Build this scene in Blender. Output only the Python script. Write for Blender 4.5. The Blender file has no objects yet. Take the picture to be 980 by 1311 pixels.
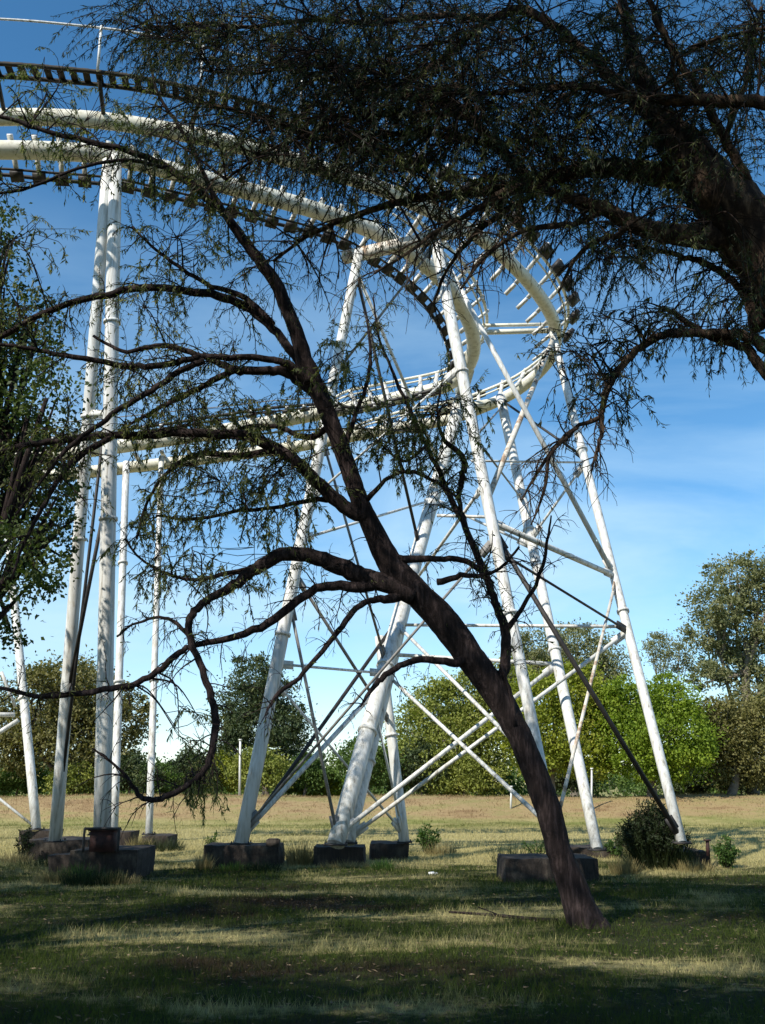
import bpy, math, random
import numpy as np
from mathutils import Vector
R = math.radians
random.seed(7); rng = np.random.default_rng(7)
S = bpy.context.scene; COL = S.collection

# ---------------------------------------------------------------- camera
F = 1274.6; EYE = 1.6; HZ = 1003.0
TH = math.atan((HZ-655.5)/F)
def Zr(py): return math.tan(TH+math.atan((655.5-py)/F))
def P(px, py, Y):
    z = Y*Zr(py)
    d = Y*math.cos(TH)+z*math.sin(TH)
    return Vector(((px-490)/F*d, Y, EYE+z))
def depth(v): return v.y*math.cos(TH)+(v.z-EYE)*math.sin(TH)
def G(px, py, z=0.0): return P(px, py, (z-EYE)/Zr(py))
cam = bpy.data.cameras.new('camera'); co = bpy.data.objects.new('camera', cam); COL.objects.link(co)
co.location = (0, 0, EYE); co.rotation_euler = (R(90)+TH, 0, 0)
cam.lens = 35; cam.sensor_width = 36; cam.clip_start = 0.1; cam.clip_end = 3000
S.camera = co

# ---------------------------------------------------------------- light
to_sun = Vector((-0.50, -0.52, 0.70)).normalized()
el = math.asin(to_sun.z); az = math.atan2(to_sun.x, to_sun.y)
sl = bpy.data.lights.new('sun', 'SUN'); sl.energy = 4.9; sl.angle = R(0.53); sl.color = (1.0, 0.95, 0.86)
so = bpy.data.objects.new('sun', sl); COL.objects.link(so)
so.rotation_euler = (-to_sun).to_track_quat('-Z', 'Y').to_euler()
W = bpy.data.worlds.new('World'); S.world = W; W.use_nodes = True
nt = W.node_tree; nt.nodes.clear()
def N(nt, t, **k):
    n = nt.nodes.new(t)
    for a, b in k.items():
        if a.startswith('i_'):
            n.inputs[a[2:].replace('_', ' ')].default_value = b
        else: setattr(n, a, b)
    return n
def L(nt, a, b): nt.links.new(a, b)
sky = N(nt, 'ShaderNodeTexSky'); sky.sky_type = 'NISHITA'; sky.sun_disc = False
sky.sun_elevation = el; sky.sun_rotation = az; sky.air_density = 1.0; sky.dust_density = 0.1; sky.ozone_density = 1.7
sky.altitude = 1200
bg = N(nt, 'ShaderNodeBackground', i_Strength=0.138); hs = N(nt, 'ShaderNodeHueSaturation'); hs.inputs['Hue'].default_value = 0.492; hs.inputs['Saturation'].default_value = 1.25; hs.inputs['Value'].default_value = 1.0
L(nt, sky.outputs[0], hs.inputs['Color']); L(nt, hs.outputs[0], bg.inputs[0])
tc = N(nt, 'ShaderNodeTexCoord')
mp = N(nt, 'ShaderNodeMapping'); mp.inputs['Scale'].default_value = (1.2, 1.2, 4.2); mp.inputs['Rotation'].default_value = (0.15, 0.25, 0)
L(nt, tc.outputs['Generated'], mp.inputs[0])
cn = N(nt, 'ShaderNodeTexNoise', i_Scale=1.9, i_Detail=7.0, i_Roughness=0.55, i_Distortion=0.7); L(nt, mp.outputs[0], cn.inputs['Vector'])
cr = N(nt, 'ShaderNodeMapRange'); cr.inputs[1].default_value = 0.36; cr.inputs[2].default_value = 0.64; L(nt, cn.outputs[0], cr.inputs[0])
sx = N(nt, 'ShaderNodeSeparateXYZ'); L(nt, tc.outputs['Generated'], sx.inputs[0])
er = N(nt, 'ShaderNodeMapRange'); er.inputs[1].default_value = 0.53; er.inputs[2].default_value = 0.22
er.inputs[3].default_value = 0.0; er.inputs[4].default_value = 0.72; L(nt, sx.outputs[2], er.inputs[0])
mu = N(nt, 'ShaderNodeMath', operation='MULTIPLY'); L(nt, cr.outputs[0], mu.inputs[0]); L(nt, er.outputs[0], mu.inputs[1])
cb = N(nt, 'ShaderNodeBackground', i_Strength=0.86); cb.inputs[0].default_value = (0.58, 0.82, 1.0, 1)
ms = N(nt, 'ShaderNodeMixShader'); L(nt, mu.outputs[0], ms.inputs[0]); L(nt, bg.outputs[0], ms.inputs[1]); L(nt, cb.outputs[0], ms.inputs[2])
wo = N(nt, 'ShaderNodeOutputWorld'); L(nt, ms.outputs[0], wo.inputs[0])
S.view_settings.view_transform = 'Standard'; S.view_settings.look = 'None'
S.view_settings.gamma = 1; S.view_settings.exposure = 0.42; S.view_settings.use_curve_mapping = False

# ---------------------------------------------------------------- materials
def mat(name): 
    m = bpy.data.materials.new(name); m.use_nodes = True; m.node_tree.nodes.clear(); return m
def ramp(nt, stops):
    r = N(nt, 'ShaderNodeValToRGB'); e = r.color_ramp.elements
    while len(e) < len(stops): e.new(0.5)
    for i, (p, c) in enumerate(stops): e[i].position = p; e[i].color = (*c, 1)
    return r
def noise(nt, scale, detail=4, rough=0.55, vec=None, sc=None):
    n = N(nt, 'ShaderNodeTexNoise', i_Scale=scale, i_Detail=float(detail), i_Roughness=rough)
    t = N(nt, 'ShaderNodeNewGeometry')
    if sc:
        m = N(nt, 'ShaderNodeMapping'); m.inputs['Scale'].default_value = sc
        L(nt, t.outputs['Position'], m.inputs[0]); L(nt, m.outputs[0], n.inputs['Vector'])
    else: L(nt, t.outputs['Position'], n.inputs['Vector'])
    return n
def leafmat(name, cols, trans=0.35, scale=1.3, tcol=None, rough=0.6):
    m = mat(name); nt = m.node_tree
    n = noise(nt, scale, 5, 0.7); r = ramp(nt, cols); L(nt, n.outputs[0], r.inputs[0])
    d = N(nt, 'ShaderNodeBsdfPrincipled', i_Roughness=rough); d.inputs['Specular IOR Level'].default_value = 0.25
    L(nt, r.outputs[0], d.inputs['Base Color'])
    t = N(nt, 'ShaderNodeBsdfTranslucent')
    mx = N(nt, 'ShaderNodeMixRGB', blend_type='MULTIPLY'); mx.inputs[0].default_value = 1
    mx.inputs[2].default_value = (*(tcol or (1.3, 1.5, 0.5)), 1); L(nt, r.outputs[0], mx.inputs[1]); L(nt, mx.outputs[0], t.inputs[0])
    s = N(nt, 'ShaderNodeMixShader'); s.inputs[0].default_value = trans
    L(nt, d.outputs[0], s.inputs[1]); L(nt, t.outputs[0], s.inputs[2])
    o = N(nt, 'ShaderNodeOutputMaterial'); L(nt, s.outputs[0], o.inputs[0]); return m
def surf(name, stops, scale=3, detail=6, rough=0.7, bump=0, bscale=20, sc=None, spec=0.4, mix=None):
    m = mat(name); nt = m.node_tree
    n = noise(nt, scale, detail, 0.62, sc=sc); r = ramp(nt, stops); L(nt, n.outputs[0], r.inputs[0])
    out = r.outputs[0]
    if mix:
        st2, s2, sc2 = mix
        n2 = noise(nt, s2, 5, 0.65, sc=sc2); r2 = ramp(nt, st2); L(nt, n2.outputs[0], r2.inputs[0])
        mm = N(nt, 'ShaderNodeMixRGB', blend_type='MULTIPLY'); mm.inputs[0].default_value = 1
        L(nt, out, mm.inputs[1]); L(nt, r2.outputs[0], mm.inputs[2]); out = mm.outputs[0]
    d = N(nt, 'ShaderNodeBsdfPrincipled', i_Roughness=rough); d.inputs['Specular IOR Level'].default_value = spec
    L(nt, out, d.inputs['Base Color'])
    if bump:
        b = N(nt, 'ShaderNodeBump', i_Strength=bump, i_Distance=0.03); bn = noise(nt, bscale, 6, 0.7, sc=sc)
        L(nt, bn.outputs[0], b.inputs['Height']); L(nt, b.outputs[0], d.inputs['Normal'])
    o = N(nt, 'ShaderNodeOutputMaterial'); L(nt, d.outputs[0], o.inputs[0]); return m
M = {}
M['paint'] = surf('white_paint', [(0.0, (0.34, 0.22, 0.13)), (0.30, (0.56, 0.52, 0.44)), (0.38, (0.66, 0.66, 0.63)), (1, (0.72, 0.72, 0.70))], 2.3, 10, 0.5, 0.1, 14,
                 mix=([(0.28, (0.34, 0.30, 0.25)), (0.45, (0.80, 0.78, 0.74)), (0.6, (1, 1, 1))], 3.4, (4, 4, 0.22)))
M['cream'] = surf('cream_paint', [(0.0, (0.30, 0.22, 0.13)), (0.36, (0.62, 0.58, 0.44)), (0.48, (0.66, 0.64, 0.53)), (1, (0.72, 0.70, 0.62))], 2.2, 8, 0.45,
                 mix=([(0.25, (0.55, 0.52, 0.44)), (0.5, (1, 1, 1)), (1, (1, 1, 1))], 9.0, None))
M['rustpaint'] = surf('rusty_paint', [(0.3, (0.16, 0.09, 0.05)), (0.42, (0.34, 0.24, 0.16)), (0.48, (0.55, 0.50, 0.42)), (1, (0.75, 0.72, 0.65))], 4, 8, 0.6)
M['darksteel'] = surf('dark_steel', [(0.3, (0.012, 0.011, 0.011)), (0.7, (0.040, 0.034, 0.030))], 6, 6, 0.6)
M['greysteel'] = surf('grey_brace', [(0.3, (0.12, 0.11, 0.10)), (0.7, (0.26, 0.25, 0.23))], 5, 6, 0.5)
M['rust'] = surf('rusted_steel', [(0.3, (0.018, 0.008, 0.007)), (0.6, (0.050, 0.018, 0.014)), (0.8, (0.10, 0.05, 0.03))], 9, 6, 0.75, 0.3, 40)
M['wood'] = surf('weathered_boards', [(0.3, (0.014, 0.011, 0.008)), (0.7, (0.046, 0.036, 0.025))], 5, 6, 0.8)
M['concrete'] = surf('stained_concrete', [(0.25, (0.018, 0.013, 0.010)), (0.5, (0.042, 0.031, 0.024)), (0.75, (0.12, 0.10, 0.075))], 3.2, 9, 0.9, 0.6, 25,
                     mix=([(0.3, (0.35, 0.33, 0.30)), (0.65, (1, 1, 1))], 6, (4, 4, 0.7)))
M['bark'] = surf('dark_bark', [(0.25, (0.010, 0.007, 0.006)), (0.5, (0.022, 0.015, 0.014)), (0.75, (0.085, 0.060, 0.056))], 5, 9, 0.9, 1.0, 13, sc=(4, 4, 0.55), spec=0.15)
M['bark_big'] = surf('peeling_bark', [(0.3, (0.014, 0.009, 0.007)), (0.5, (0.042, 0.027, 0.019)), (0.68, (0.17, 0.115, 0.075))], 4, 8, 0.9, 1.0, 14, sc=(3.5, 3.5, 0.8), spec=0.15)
M['twig'] = surf('twig_bark', [(0.3, (0.010, 0.007, 0.006)), (0.7, (0.032, 0.022, 0.017))], 6, 3, 0.9, spec=0.1)
M['barkgrey'] = surf('grey_bark', [(0.3, (0.07, 0.055, 0.04)), (0.7, (0.26, 0.22, 0.17))], 3, 6, 0.9, 0.5, 10)
M['leaf_lean'] = leafmat('slender_leaf', [(0.25, (0.026, 0.036, 0.012)), (0.5, (0.095, 0.11, 0.034)), (0.68, (0.22, 0.22, 0.075))], 0.32, 2.2)
M['leaf_dark'] = leafmat('dark_fine_leaf', [(0.25, (0.010, 0.016, 0.008)), (0.5, (0.026, 0.036, 0.012)), (0.68, (0.12, 0.135, 0.036))], 0.25, 1.6)
M['leaf_broad'] = leafmat('broad_leaf', [(0.25, (0.020, 0.036, 0.012)), (0.5, (0.052, 0.080, 0.022)), (0.72, (0.15, 0.18, 0.05))], 0.3, 1.4)
M['b_olive'] = leafmat('olive_crown', [(0.3, (0.11, 0.135, 0.028)), (0.5, (0.20, 0.225, 0.045)), (0.7, (0.29, 0.29, 0.065))], 0.25, .9)
M['b_brown'] = leafmat('brownish_crown', [(0.3, (0.09, 0.085, 0.030)), (0.5, (0.15, 0.14, 0.045)), (0.7, (0.21, 0.19, 0.065))], 0.2, .9)
M['b_pine'] = leafmat('dark_crown', [(0.3, (0.030, 0.048, 0.022)), (0.5, (0.060, 0.085, 0.034)), (0.7, (0.12, 0.13, 0.052))], 0.2, 1.0)
M['b_green'] = leafmat('green_crown', [(0.3, (0.045, 0.085, 0.020)), (0.5, (0.085, 0.14, 0.032)), (0.7, (0.14, 0.20, 0.045))], 0.3, 1.0)
M['b_bright'] = leafmat('bright_crown', [(0.3, (0.11, 0.17, 0.018)), (0.5, (0.18, 0.25, 0.024)), (0.7, (0.26, 0.31, 0.036))], 0.35, .8)
M['b_yellow'] = leafmat('yellow_green_crown', [(0.3, (0.13, 0.16, 0.020)), (0.5, (0.24, 0.27, 0.030)), (0.7, (0.30, 0.28, 0.045))], 0.35, .8)
M['b_gum'] = leafmat('gum_crown', [(0.3, (0.10, 0.115, 0.05)), (0.5, (0.17, 0.18, 0.08)), (0.7, (0.26, 0.245, 0.12))], 0.25, 1.0)
M['straw'] = leafmat('dry_grass', [(0.3, (0.14, 0.12, 0.045)), (0.5, (0.26, 0.21, 0.09)), (0.7, (0.36, 0.29, 0.14))], 0.3, 1.5, (1, 1, .8))
M['weed'] = leafmat('weed_leaf', [(0.3, (0.04, 0.08, 0.018)), (0.6, (0.08, 0.14, 0.03)), (0.8, (0.14, 0.20, 0.05))], 0.35, 5)
M['darkweed'] = leafmat('dark_weed', [(0.3, (0.014, 0.022, 0.009)), (0.6, (0.032, 0.046, 0.016)), (0.8, (0.08, 0.085, 0.03))], 0.25, 4)
M['wood_litter'] = surf('dry_leaf_litter', [(0.3, (0.05, 0.032, 0.018)), (0.5, (0.13, 0.09, 0.05)), (0.7, (0.26, 0.20, 0.12))], 8)
M['litter'] = surf('paper', [(0.3, (0.6, 0.6, 0.58)), (0.7, (0.8, 0.8, 0.78))], 20)
# grass blades: green patches and straw patches
def zone_nodes(nt, green, straw, brown):
    n1 = noise(nt, 0.45, 5, 0.6, sc=(0.55, 1.3, 1)); n2 = noise(nt, 6.0, 4, 0.7)
    geo = N(nt, 'ShaderNodeNewGeometry'); sp = N(nt, 'ShaderNodeSeparateXYZ'); L(nt, geo.outputs['Position'], sp.inputs[0])
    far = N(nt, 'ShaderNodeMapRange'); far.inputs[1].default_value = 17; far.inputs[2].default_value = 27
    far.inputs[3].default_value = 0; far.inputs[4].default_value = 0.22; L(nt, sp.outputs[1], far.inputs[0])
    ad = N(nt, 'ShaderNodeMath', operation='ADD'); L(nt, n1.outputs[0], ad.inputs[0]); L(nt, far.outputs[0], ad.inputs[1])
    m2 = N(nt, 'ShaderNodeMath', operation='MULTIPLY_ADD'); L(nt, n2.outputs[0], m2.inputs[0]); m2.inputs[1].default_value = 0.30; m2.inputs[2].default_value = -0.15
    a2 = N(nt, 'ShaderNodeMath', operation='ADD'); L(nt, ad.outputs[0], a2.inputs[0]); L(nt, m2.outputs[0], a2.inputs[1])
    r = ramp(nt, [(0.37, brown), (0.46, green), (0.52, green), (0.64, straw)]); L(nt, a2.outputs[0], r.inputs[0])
    # bank: reddish dry soil and mown straw
    bk = N(nt, 'ShaderNodeMapRange'); bk.inputs[1].default_value = 0.14; bk.inputs[2].default_value = 0.30
    nb = noise(nt, 0.5, 5, 0.6, sc=(0.4, 1, 3)); mb = N(nt, 'ShaderNodeMath', operation='MULTIPLY_ADD')
    L(nt, nb.outputs[0], mb.inputs[0]); mb.inputs[1].default_value = 0.5; mb.inputs[2].default_value = -0.25
    zz = N(nt, 'ShaderNodeMath', operation='ADD'); L(nt, sp.outputs[2], zz.inputs[0]); L(nt, mb.outputs[0], zz.inputs[1]); L(nt, zz.outputs[0], bk.inputs[0])
    yl = N(nt, 'ShaderNodeMath', operation='GREATER_THAN'); L(nt, sp.outputs[1], yl.inputs[0]); yl.inputs[1].default_value = 39
    bm = N(nt, 'ShaderNodeMath', operation='MULTIPLY'); L(nt, bk.outputs[0], bm.inputs[0]); L(nt, yl.outputs[0], bm.inputs[1])
    nr = noise(nt, 0.9, 7, 0.7, sc=(0.5, 1, 4)); rr = ramp(nt, [(0.35, (0.22, 0.145, 0.075)), (0.48, (0.31, 0.225, 0.115)), (0.62, (0.25, 0.215, 0.09))]); L(nt, nr.outputs[0], rr.inputs[0])
    # greener strip along the toe of the bank
    tp_ = N(nt, 'ShaderNodeMapRange'); tp_.interpolation_type = 'SMOOTHSTEP'; tp_.inputs[1].default_value = 36; tp_.inputs[2].default_value = 40.5; L(nt, sp.outputs[1], tp_.inputs[0])
    ng = noise(nt, 0.8, 5, 0.7, sc=(0.35, 1, 1)); gr = N(nt, 'ShaderNodeMapRange'); gr.inputs[1].default_value = .38; gr.inputs[2].default_value = .58; L(nt, ng.outputs[0], gr.inputs[0])
    gm = N(nt, 'ShaderNodeMath', operation='MULTIPLY'); L(nt, tp_.outputs[0], gm.inputs[0]); L(nt, gr.outputs[0], gm.inputs[1])
    g2 = N(nt, 'ShaderNodeMixRGB'); L(nt, gm.outputs[0], g2.inputs[0]); L(nt, r.outputs[0], g2.inputs[1]); g2.inputs[2].default_value = (0.17, 0.18, 0.055, 1)
    mx = N(nt, 'ShaderNodeMixRGB'); L(nt, bm.outputs[0], mx.inputs[0]); L(nt, g2.outputs[0], mx.inputs[1]); L(nt, rr.outputs[0], mx.inputs[2])
    return mx.outputs[0]
m = mat('grassy_ground'); nt = m.node_tree
c = zone_nodes(nt, (0.024, 0.028, 0.010), (0.33, 0.28, 0.125), (0.026, 0.019, 0.012))  # green and brown darkened so the near lawn's shade looks deeper
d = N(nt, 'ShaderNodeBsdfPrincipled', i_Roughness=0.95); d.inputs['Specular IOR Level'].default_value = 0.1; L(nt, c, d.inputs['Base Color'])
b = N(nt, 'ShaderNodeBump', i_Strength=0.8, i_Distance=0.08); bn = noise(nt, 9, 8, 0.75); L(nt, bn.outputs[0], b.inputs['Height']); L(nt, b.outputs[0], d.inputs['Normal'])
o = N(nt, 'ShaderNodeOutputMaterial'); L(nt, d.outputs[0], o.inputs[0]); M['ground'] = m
m = mat('grass_blades'); nt = m.node_tree
c = zone_nodes(nt, (0.058, 0.082, 0.018), (0.47, 0.41, 0.19), (0.040, 0.031, 0.018))  # blade green and brown also darkened to deepen the shade
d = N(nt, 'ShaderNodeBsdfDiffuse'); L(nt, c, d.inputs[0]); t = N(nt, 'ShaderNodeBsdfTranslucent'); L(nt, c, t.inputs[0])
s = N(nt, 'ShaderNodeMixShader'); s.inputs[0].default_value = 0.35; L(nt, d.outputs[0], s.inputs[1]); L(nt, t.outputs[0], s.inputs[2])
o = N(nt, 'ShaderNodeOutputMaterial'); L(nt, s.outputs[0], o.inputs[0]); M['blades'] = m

# ---------------------------------------------------------------- mesh helpers
def mesh_from_arrays(name, V, Fc, material, parent=None, smooth=False):
    me = bpy.data.meshes.new(name); V = np.asarray(V, np.float32); Fc = np.asarray(Fc, np.int32); k = Fc.shape[1]
    me.vertices.add(len(V)); me.vertices.foreach_set('co', V.ravel())
    me.loops.add(Fc.size); me.loops.foreach_set('vertex_index', Fc.ravel())
    me.polygons.add(len(Fc)); me.polygons.foreach_set('loop_start', np.arange(0, Fc.size, k, dtype=np.int32))
    me.polygons.foreach_set('loop_total', np.full(len(Fc), k, np.int32))
    if smooth: me.polygons.foreach_set('use_smooth', np.ones(len(Fc), bool))
    me.update(calc_edges=True); me.validate()
    me.materials.append(material)
    ob = bpy.data.objects.new(name, me); COL.objects.link(ob)
    if parent: attach(ob, parent)
    return ob
def attach(ob, parent):
    ob.parent = parent
    w = Vector((0, 0, 0)); p = parent
    while p: w += p.location; p = p.parent
    ob.location = ob.location - w            # vertices are written in world metres
def empty(name, loc):
    o = bpy.data.objects.new(name, None); COL.objects.link(o); o.location = loc; return o
def tag(o, label=None, cat=None, group=None, kind=None):
    if label: o['label'] = label
    if cat: o['category'] = cat
    if group: o['group'] = group
    if kind: o['kind'] = kind
    return o
class MB:
    def __init__(s): s.V = []; s.F = []; s.n = 0
    def add(s, V, Fc):
        s.V.append(np.asarray(V, float)); s.F.append(np.asarray(Fc, int)+s.n); s.n += len(V)
    def tube(s, pts, rad, sides=8, cap=True, bumpy=0):
        pts = np.array([tuple(p) for p in pts], float); n = len(pts)
        rad = np.full(n, rad, float) if np.isscalar(rad) else np.asarray(rad, float)
        T = np.gradient(pts, axis=0); T /= np.linalg.norm(T, axis=1)[:, None]+1e-9
        u = np.cross(T[0], (0, 0, 1.0)); 
        if np.linalg.norm(u) < 1e-3: u = np.cross(T[0], (1.0, 0, 0))
        u /= np.linalg.norm(u); a = np.arange(sides)*2*math.pi/sides; V = []
        ca = np.cos(a)[:, None]; sa = np.sin(a)[:, None]
        ph = rng.uniform(0, 6.28, 3)
        for i in range(n):
            u = u-T[i]*np.dot(u, T[i]); u /= np.linalg.norm(u)+1e-9; v = np.cross(T[i], u)
            rr = rad[i]
            if bumpy: rr = rad[i]*(1+bumpy*(np.sin(2*a+ph[0]+i*.35)+.7*np.sin(3*a+ph[1]-i*.5)+.5*np.sin(5*a+ph[2]+i*.9)))[:, None]
            V.append(pts[i]+(ca*u+sa*v)*rr)
        V = np.concatenate(V); i = np.arange(n-1)[:, None]*sides; j = np.arange(sides)[None, :]; k = (j+1) % sides
        Fq = np.stack([i+j, i+k, i+sides+k, i+sides+j], -1).reshape(-1, 4)
        if cap:
            V = np.vstack([V, pts[0], pts[-1]]); c0 = n*sides; c1 = c0+1; e = (n-1)*sides
            jj = np.arange(sides); kk = (jj+1) % sides
            c = np.stack([kk, jj, np.full(sides, c0), np.full(sides, c0)], -1)
            d = np.stack([e+jj, e+kk, np.full(sides, c1), np.full(sides, c1)], -1)
            s.tri = True; Fq = np.vstack([Fq, c, d])
        s.add(V, Fq)
    def box(s, c, ax, ay, az, hx, hy, hz):
        c = np.array(tuple(c)); A = [np.array(tuple(v), float)*h for v, h in ((ax, hx), (ay, hy), (az, hz))]
        V = [c+A[0]*i+A[1]*j+A[2]*k for k in (-1, 1) for j in (-1, 1) for i in (-1, 1)]
        s.add(V, [(0, 2, 3, 1), (4, 5, 7, 6), (0, 1, 5, 4), (2, 6, 7, 3), (0, 4, 6, 2), (1, 3, 7, 5)])
    def bar(s, a, b, w, h):
        a = Vector(a); b = Vector(b); t = (b-a); l = t.length; t.normalize()
        u = t.cross(Vector((0, 0, 1))); u = u.normalized() if u.length > 1e-3 else Vector((1, 0, 0)); v = u.cross(t)
        s.box((a+b)/2, t, u, v, l/2, w/2, h/2)
    def build(s, name, material, parent=None, smooth=True):
        V = np.concatenate(s.V); Fc = np.concatenate(s.F)
        me = bpy.data.meshes.new(name)
        deg = Fc[:, 2] == Fc[:, 3]
        tot = np.where(deg, 3, 4).astype(np.int32); mask = np.ones(Fc.shape, bool); mask[deg, 3] = False
        lp = Fc[mask].astype(np.int32); st = np.concatenate([[0], np.cumsum(tot)[:-1]]).astype(np.int32)
        me.vertices.add(len(V)); me.vertices.foreach_set('co', V.astype(np.float32).ravel())
        me.loops.add(len(lp)); me.loops.foreach_set('vertex_index', lp)
        me.polygons.add(len(Fc)); me.polygons.foreach_set('loop_start', st); me.polygons.foreach_set('loop_total', tot)
        if smooth: me.polygons.foreach_set('use_smooth', ~deg)
        me.update(calc_edges=True); me.materials.append(material)
        ob = bpy.data.objects.new(name, me); COL.objects.link(ob)
        if parent: attach(ob, parent)
        return ob
def spline(pts, step=6):
    """catmull-rom through rows of numbers"""
    A = np.array([tuple(p) for p in pts], float); n = len(A)
    if n < 3: 
        t = np.linspace(0, 1, step+1)[:, None]; return A[0]*(1-t)+A[-1]*t
    E = np.vstack([2*A[0]-A[1], A, 2*A[-1]-A[-2]]); out = []
    for i in range(n-1):
        p0, p1, p2, p3 = E[i:i+4]
        for k in range(step):
            t = k/step
            out.append(.5*((2*p1)+(-p0+p2)*t+(2*p0-5*p1+4*p2-p3)*t*t+(-p0+3*p1-3*p2+p3)*t**3))
    out.append(A[-1]); return np.array(out)
def leaves(pos, dirn, ln, wd, flat=0.0):
    """diamond leaves: pos, direction unit arrays, length and width arrays"""
    n = len(pos); r = rng.normal(size=(n, 3)); r[:, 2] *= (1-flat)
    s = np.cross(dirn, r); s /= np.linalg.norm(s, axis=1)[:, None]+1e-9
    b = pos; t = pos+dirn*ln[:, None]; m = pos+dirn*(ln*.45)[:, None]
    nn = np.cross(s, dirn)*(ln*.08)[:, None]
    V = np.stack([b, m+s*wd[:, None]/2+nn, t, m-s*wd[:, None]/2+nn], 1).reshape(-1, 3)
    Fc = np.arange(4*n).reshape(-1, 4); return V, Fc
def unit(v): return v/(np.linalg.norm(v, axis=-1, keepdims=True)+1e-9)

# ---------------------------------------------------------------- ground
def gz(x, y):
    x = np.asarray(x, float); y = np.asarray(y, float)
    t = np.clip((y-41.4-0.4*np.sin(x*.11))/4.2, 0, 1); t2 = np.clip((y-48)/5, 0, 1); bank = 1.04*t*t*(3-2*t)-.9*t2*t2*(3-2*t2)
    u = 0.025*np.sin(x*.9+1.3)*np.sin(y*.7)+0.02*np.sin(x*2.1)*np.cos(y*1.7+.6)
    return bank+u*np.clip((y-6)/4, 0, 1)+0.06*np.clip((y-41)/3, 0, 1)*np.sin(x*.35+2)*np.sin(x*.13)
xs = np.concatenate([np.linspace(-900, -45, 12), np.linspace(-40, 40, 241), np.linspace(45, 900, 12)])
ys = np.concatenate([np.linspace(-300, -10, 8), np.linspace(-6, 56, 249), np.linspace(60, 1500, 14)])
X, Y = np.meshgrid(xs, ys); V = np.stack([X, Y, gz(X, Y)], -1).reshape(-1, 3)
nx = len(xs); ii, jj = np.meshgrid(np.arange(len(ys)-1), np.arange(nx-1), indexing='ij'); q = ii*nx+jj
Fc = np.stack([q, q+1, q+nx+1, q+nx], -1).reshape(-1, 4)
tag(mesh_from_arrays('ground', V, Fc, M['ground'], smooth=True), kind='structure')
# short grass (nobody could count it)
def blades(n, y0, y1, hmin, hmax, w, pw=1.0):
    y = y0+(y1-y0)*rng.random(n)**pw; x = (rng.random(n)*2-1)*(y*0.42+1.2)
    cl = np.sin(x*1.7+2*np.sin(y*1.1))*np.sin(y*2.3+np.sin(x*.8)); h = (hmin+(hmax-hmin)*rng.random(n)**2)*(1+.45*cl)
    z = gz(x, y); b = np.stack([x, y, z-.01], 1); a = rng.random(n)*6.283
    s = np.stack([np.cos(a), np.sin(a), 0*a], 1)*(w*(y/12)**.6)[:, None]/2
    tip = b+np.stack([rng.normal(size=n)*.45*h, rng.normal(size=n)*.45*h, h], 1)
    return np.stack([b-s, b+s, tip], 1).reshape(-1, 3)
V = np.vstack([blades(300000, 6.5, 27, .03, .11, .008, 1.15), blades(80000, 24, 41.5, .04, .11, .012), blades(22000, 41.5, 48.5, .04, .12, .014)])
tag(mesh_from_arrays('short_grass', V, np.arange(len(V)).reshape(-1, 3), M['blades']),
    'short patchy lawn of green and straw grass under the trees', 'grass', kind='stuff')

# ---------------------------------------------------------------- roller coaster
RC = empty('roller_coaster', (0, 22, 0))
tag(RC, 'abandoned white steel roller coaster with twin curving tubes on leaning legs', 'roller coaster')
def path(rows, step=8): return spline([tuple(P(a, b, y)) for a, b, y in rows], step)
A_rows = [(-140, 197, 18.4), (0, 192, 18.5), (130, 198, 18.9), (220, 219, 19.3), (300, 240, 19.9), (400, 268, 20.8), (480, 297, 21.7), (540, 335, 22.8), (583, 380, 24.0),
          (606, 430, 25.3), (600, 468, 26.3), (570, 494, 26.9), (511, 509, 27.2), (443, 523, 27.2), (300, 549, 27.0), (150, 572, 26.9), (-80, 600, 26.8)]
B_rows = [(-140, 158, 17.4), (0, 150, 17.6), (100, 152, 17.7), (180, 161, 17.9), (270, 178, 18.2), (360, 201, 18.8), (470, 235, 19.7), (530, 260, 20.4), (600, 294, 21.3), (655, 338, 22.6), (695, 385, 24.1),
          (712, 425, 25.6), (702, 463, 27.0), (662, 500, 28.0), (610, 525, 28.6), (560, 540, 28.8), (496, 550, 28.8), (371, 573, 28.6), (150, 600, 28.2), (-80, 622, 28.0)]
def resample(C, ds):
    l = np.concatenate([[0], np.cumsum(np.linalg.norm(np.diff(C, axis=0), axis=1))]); s = np.arange(0, l[-1], ds)
    return np.stack([np.interp(s, l, C[:, k]) for k in range(3)], 1)
BANK = 0.30
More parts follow.
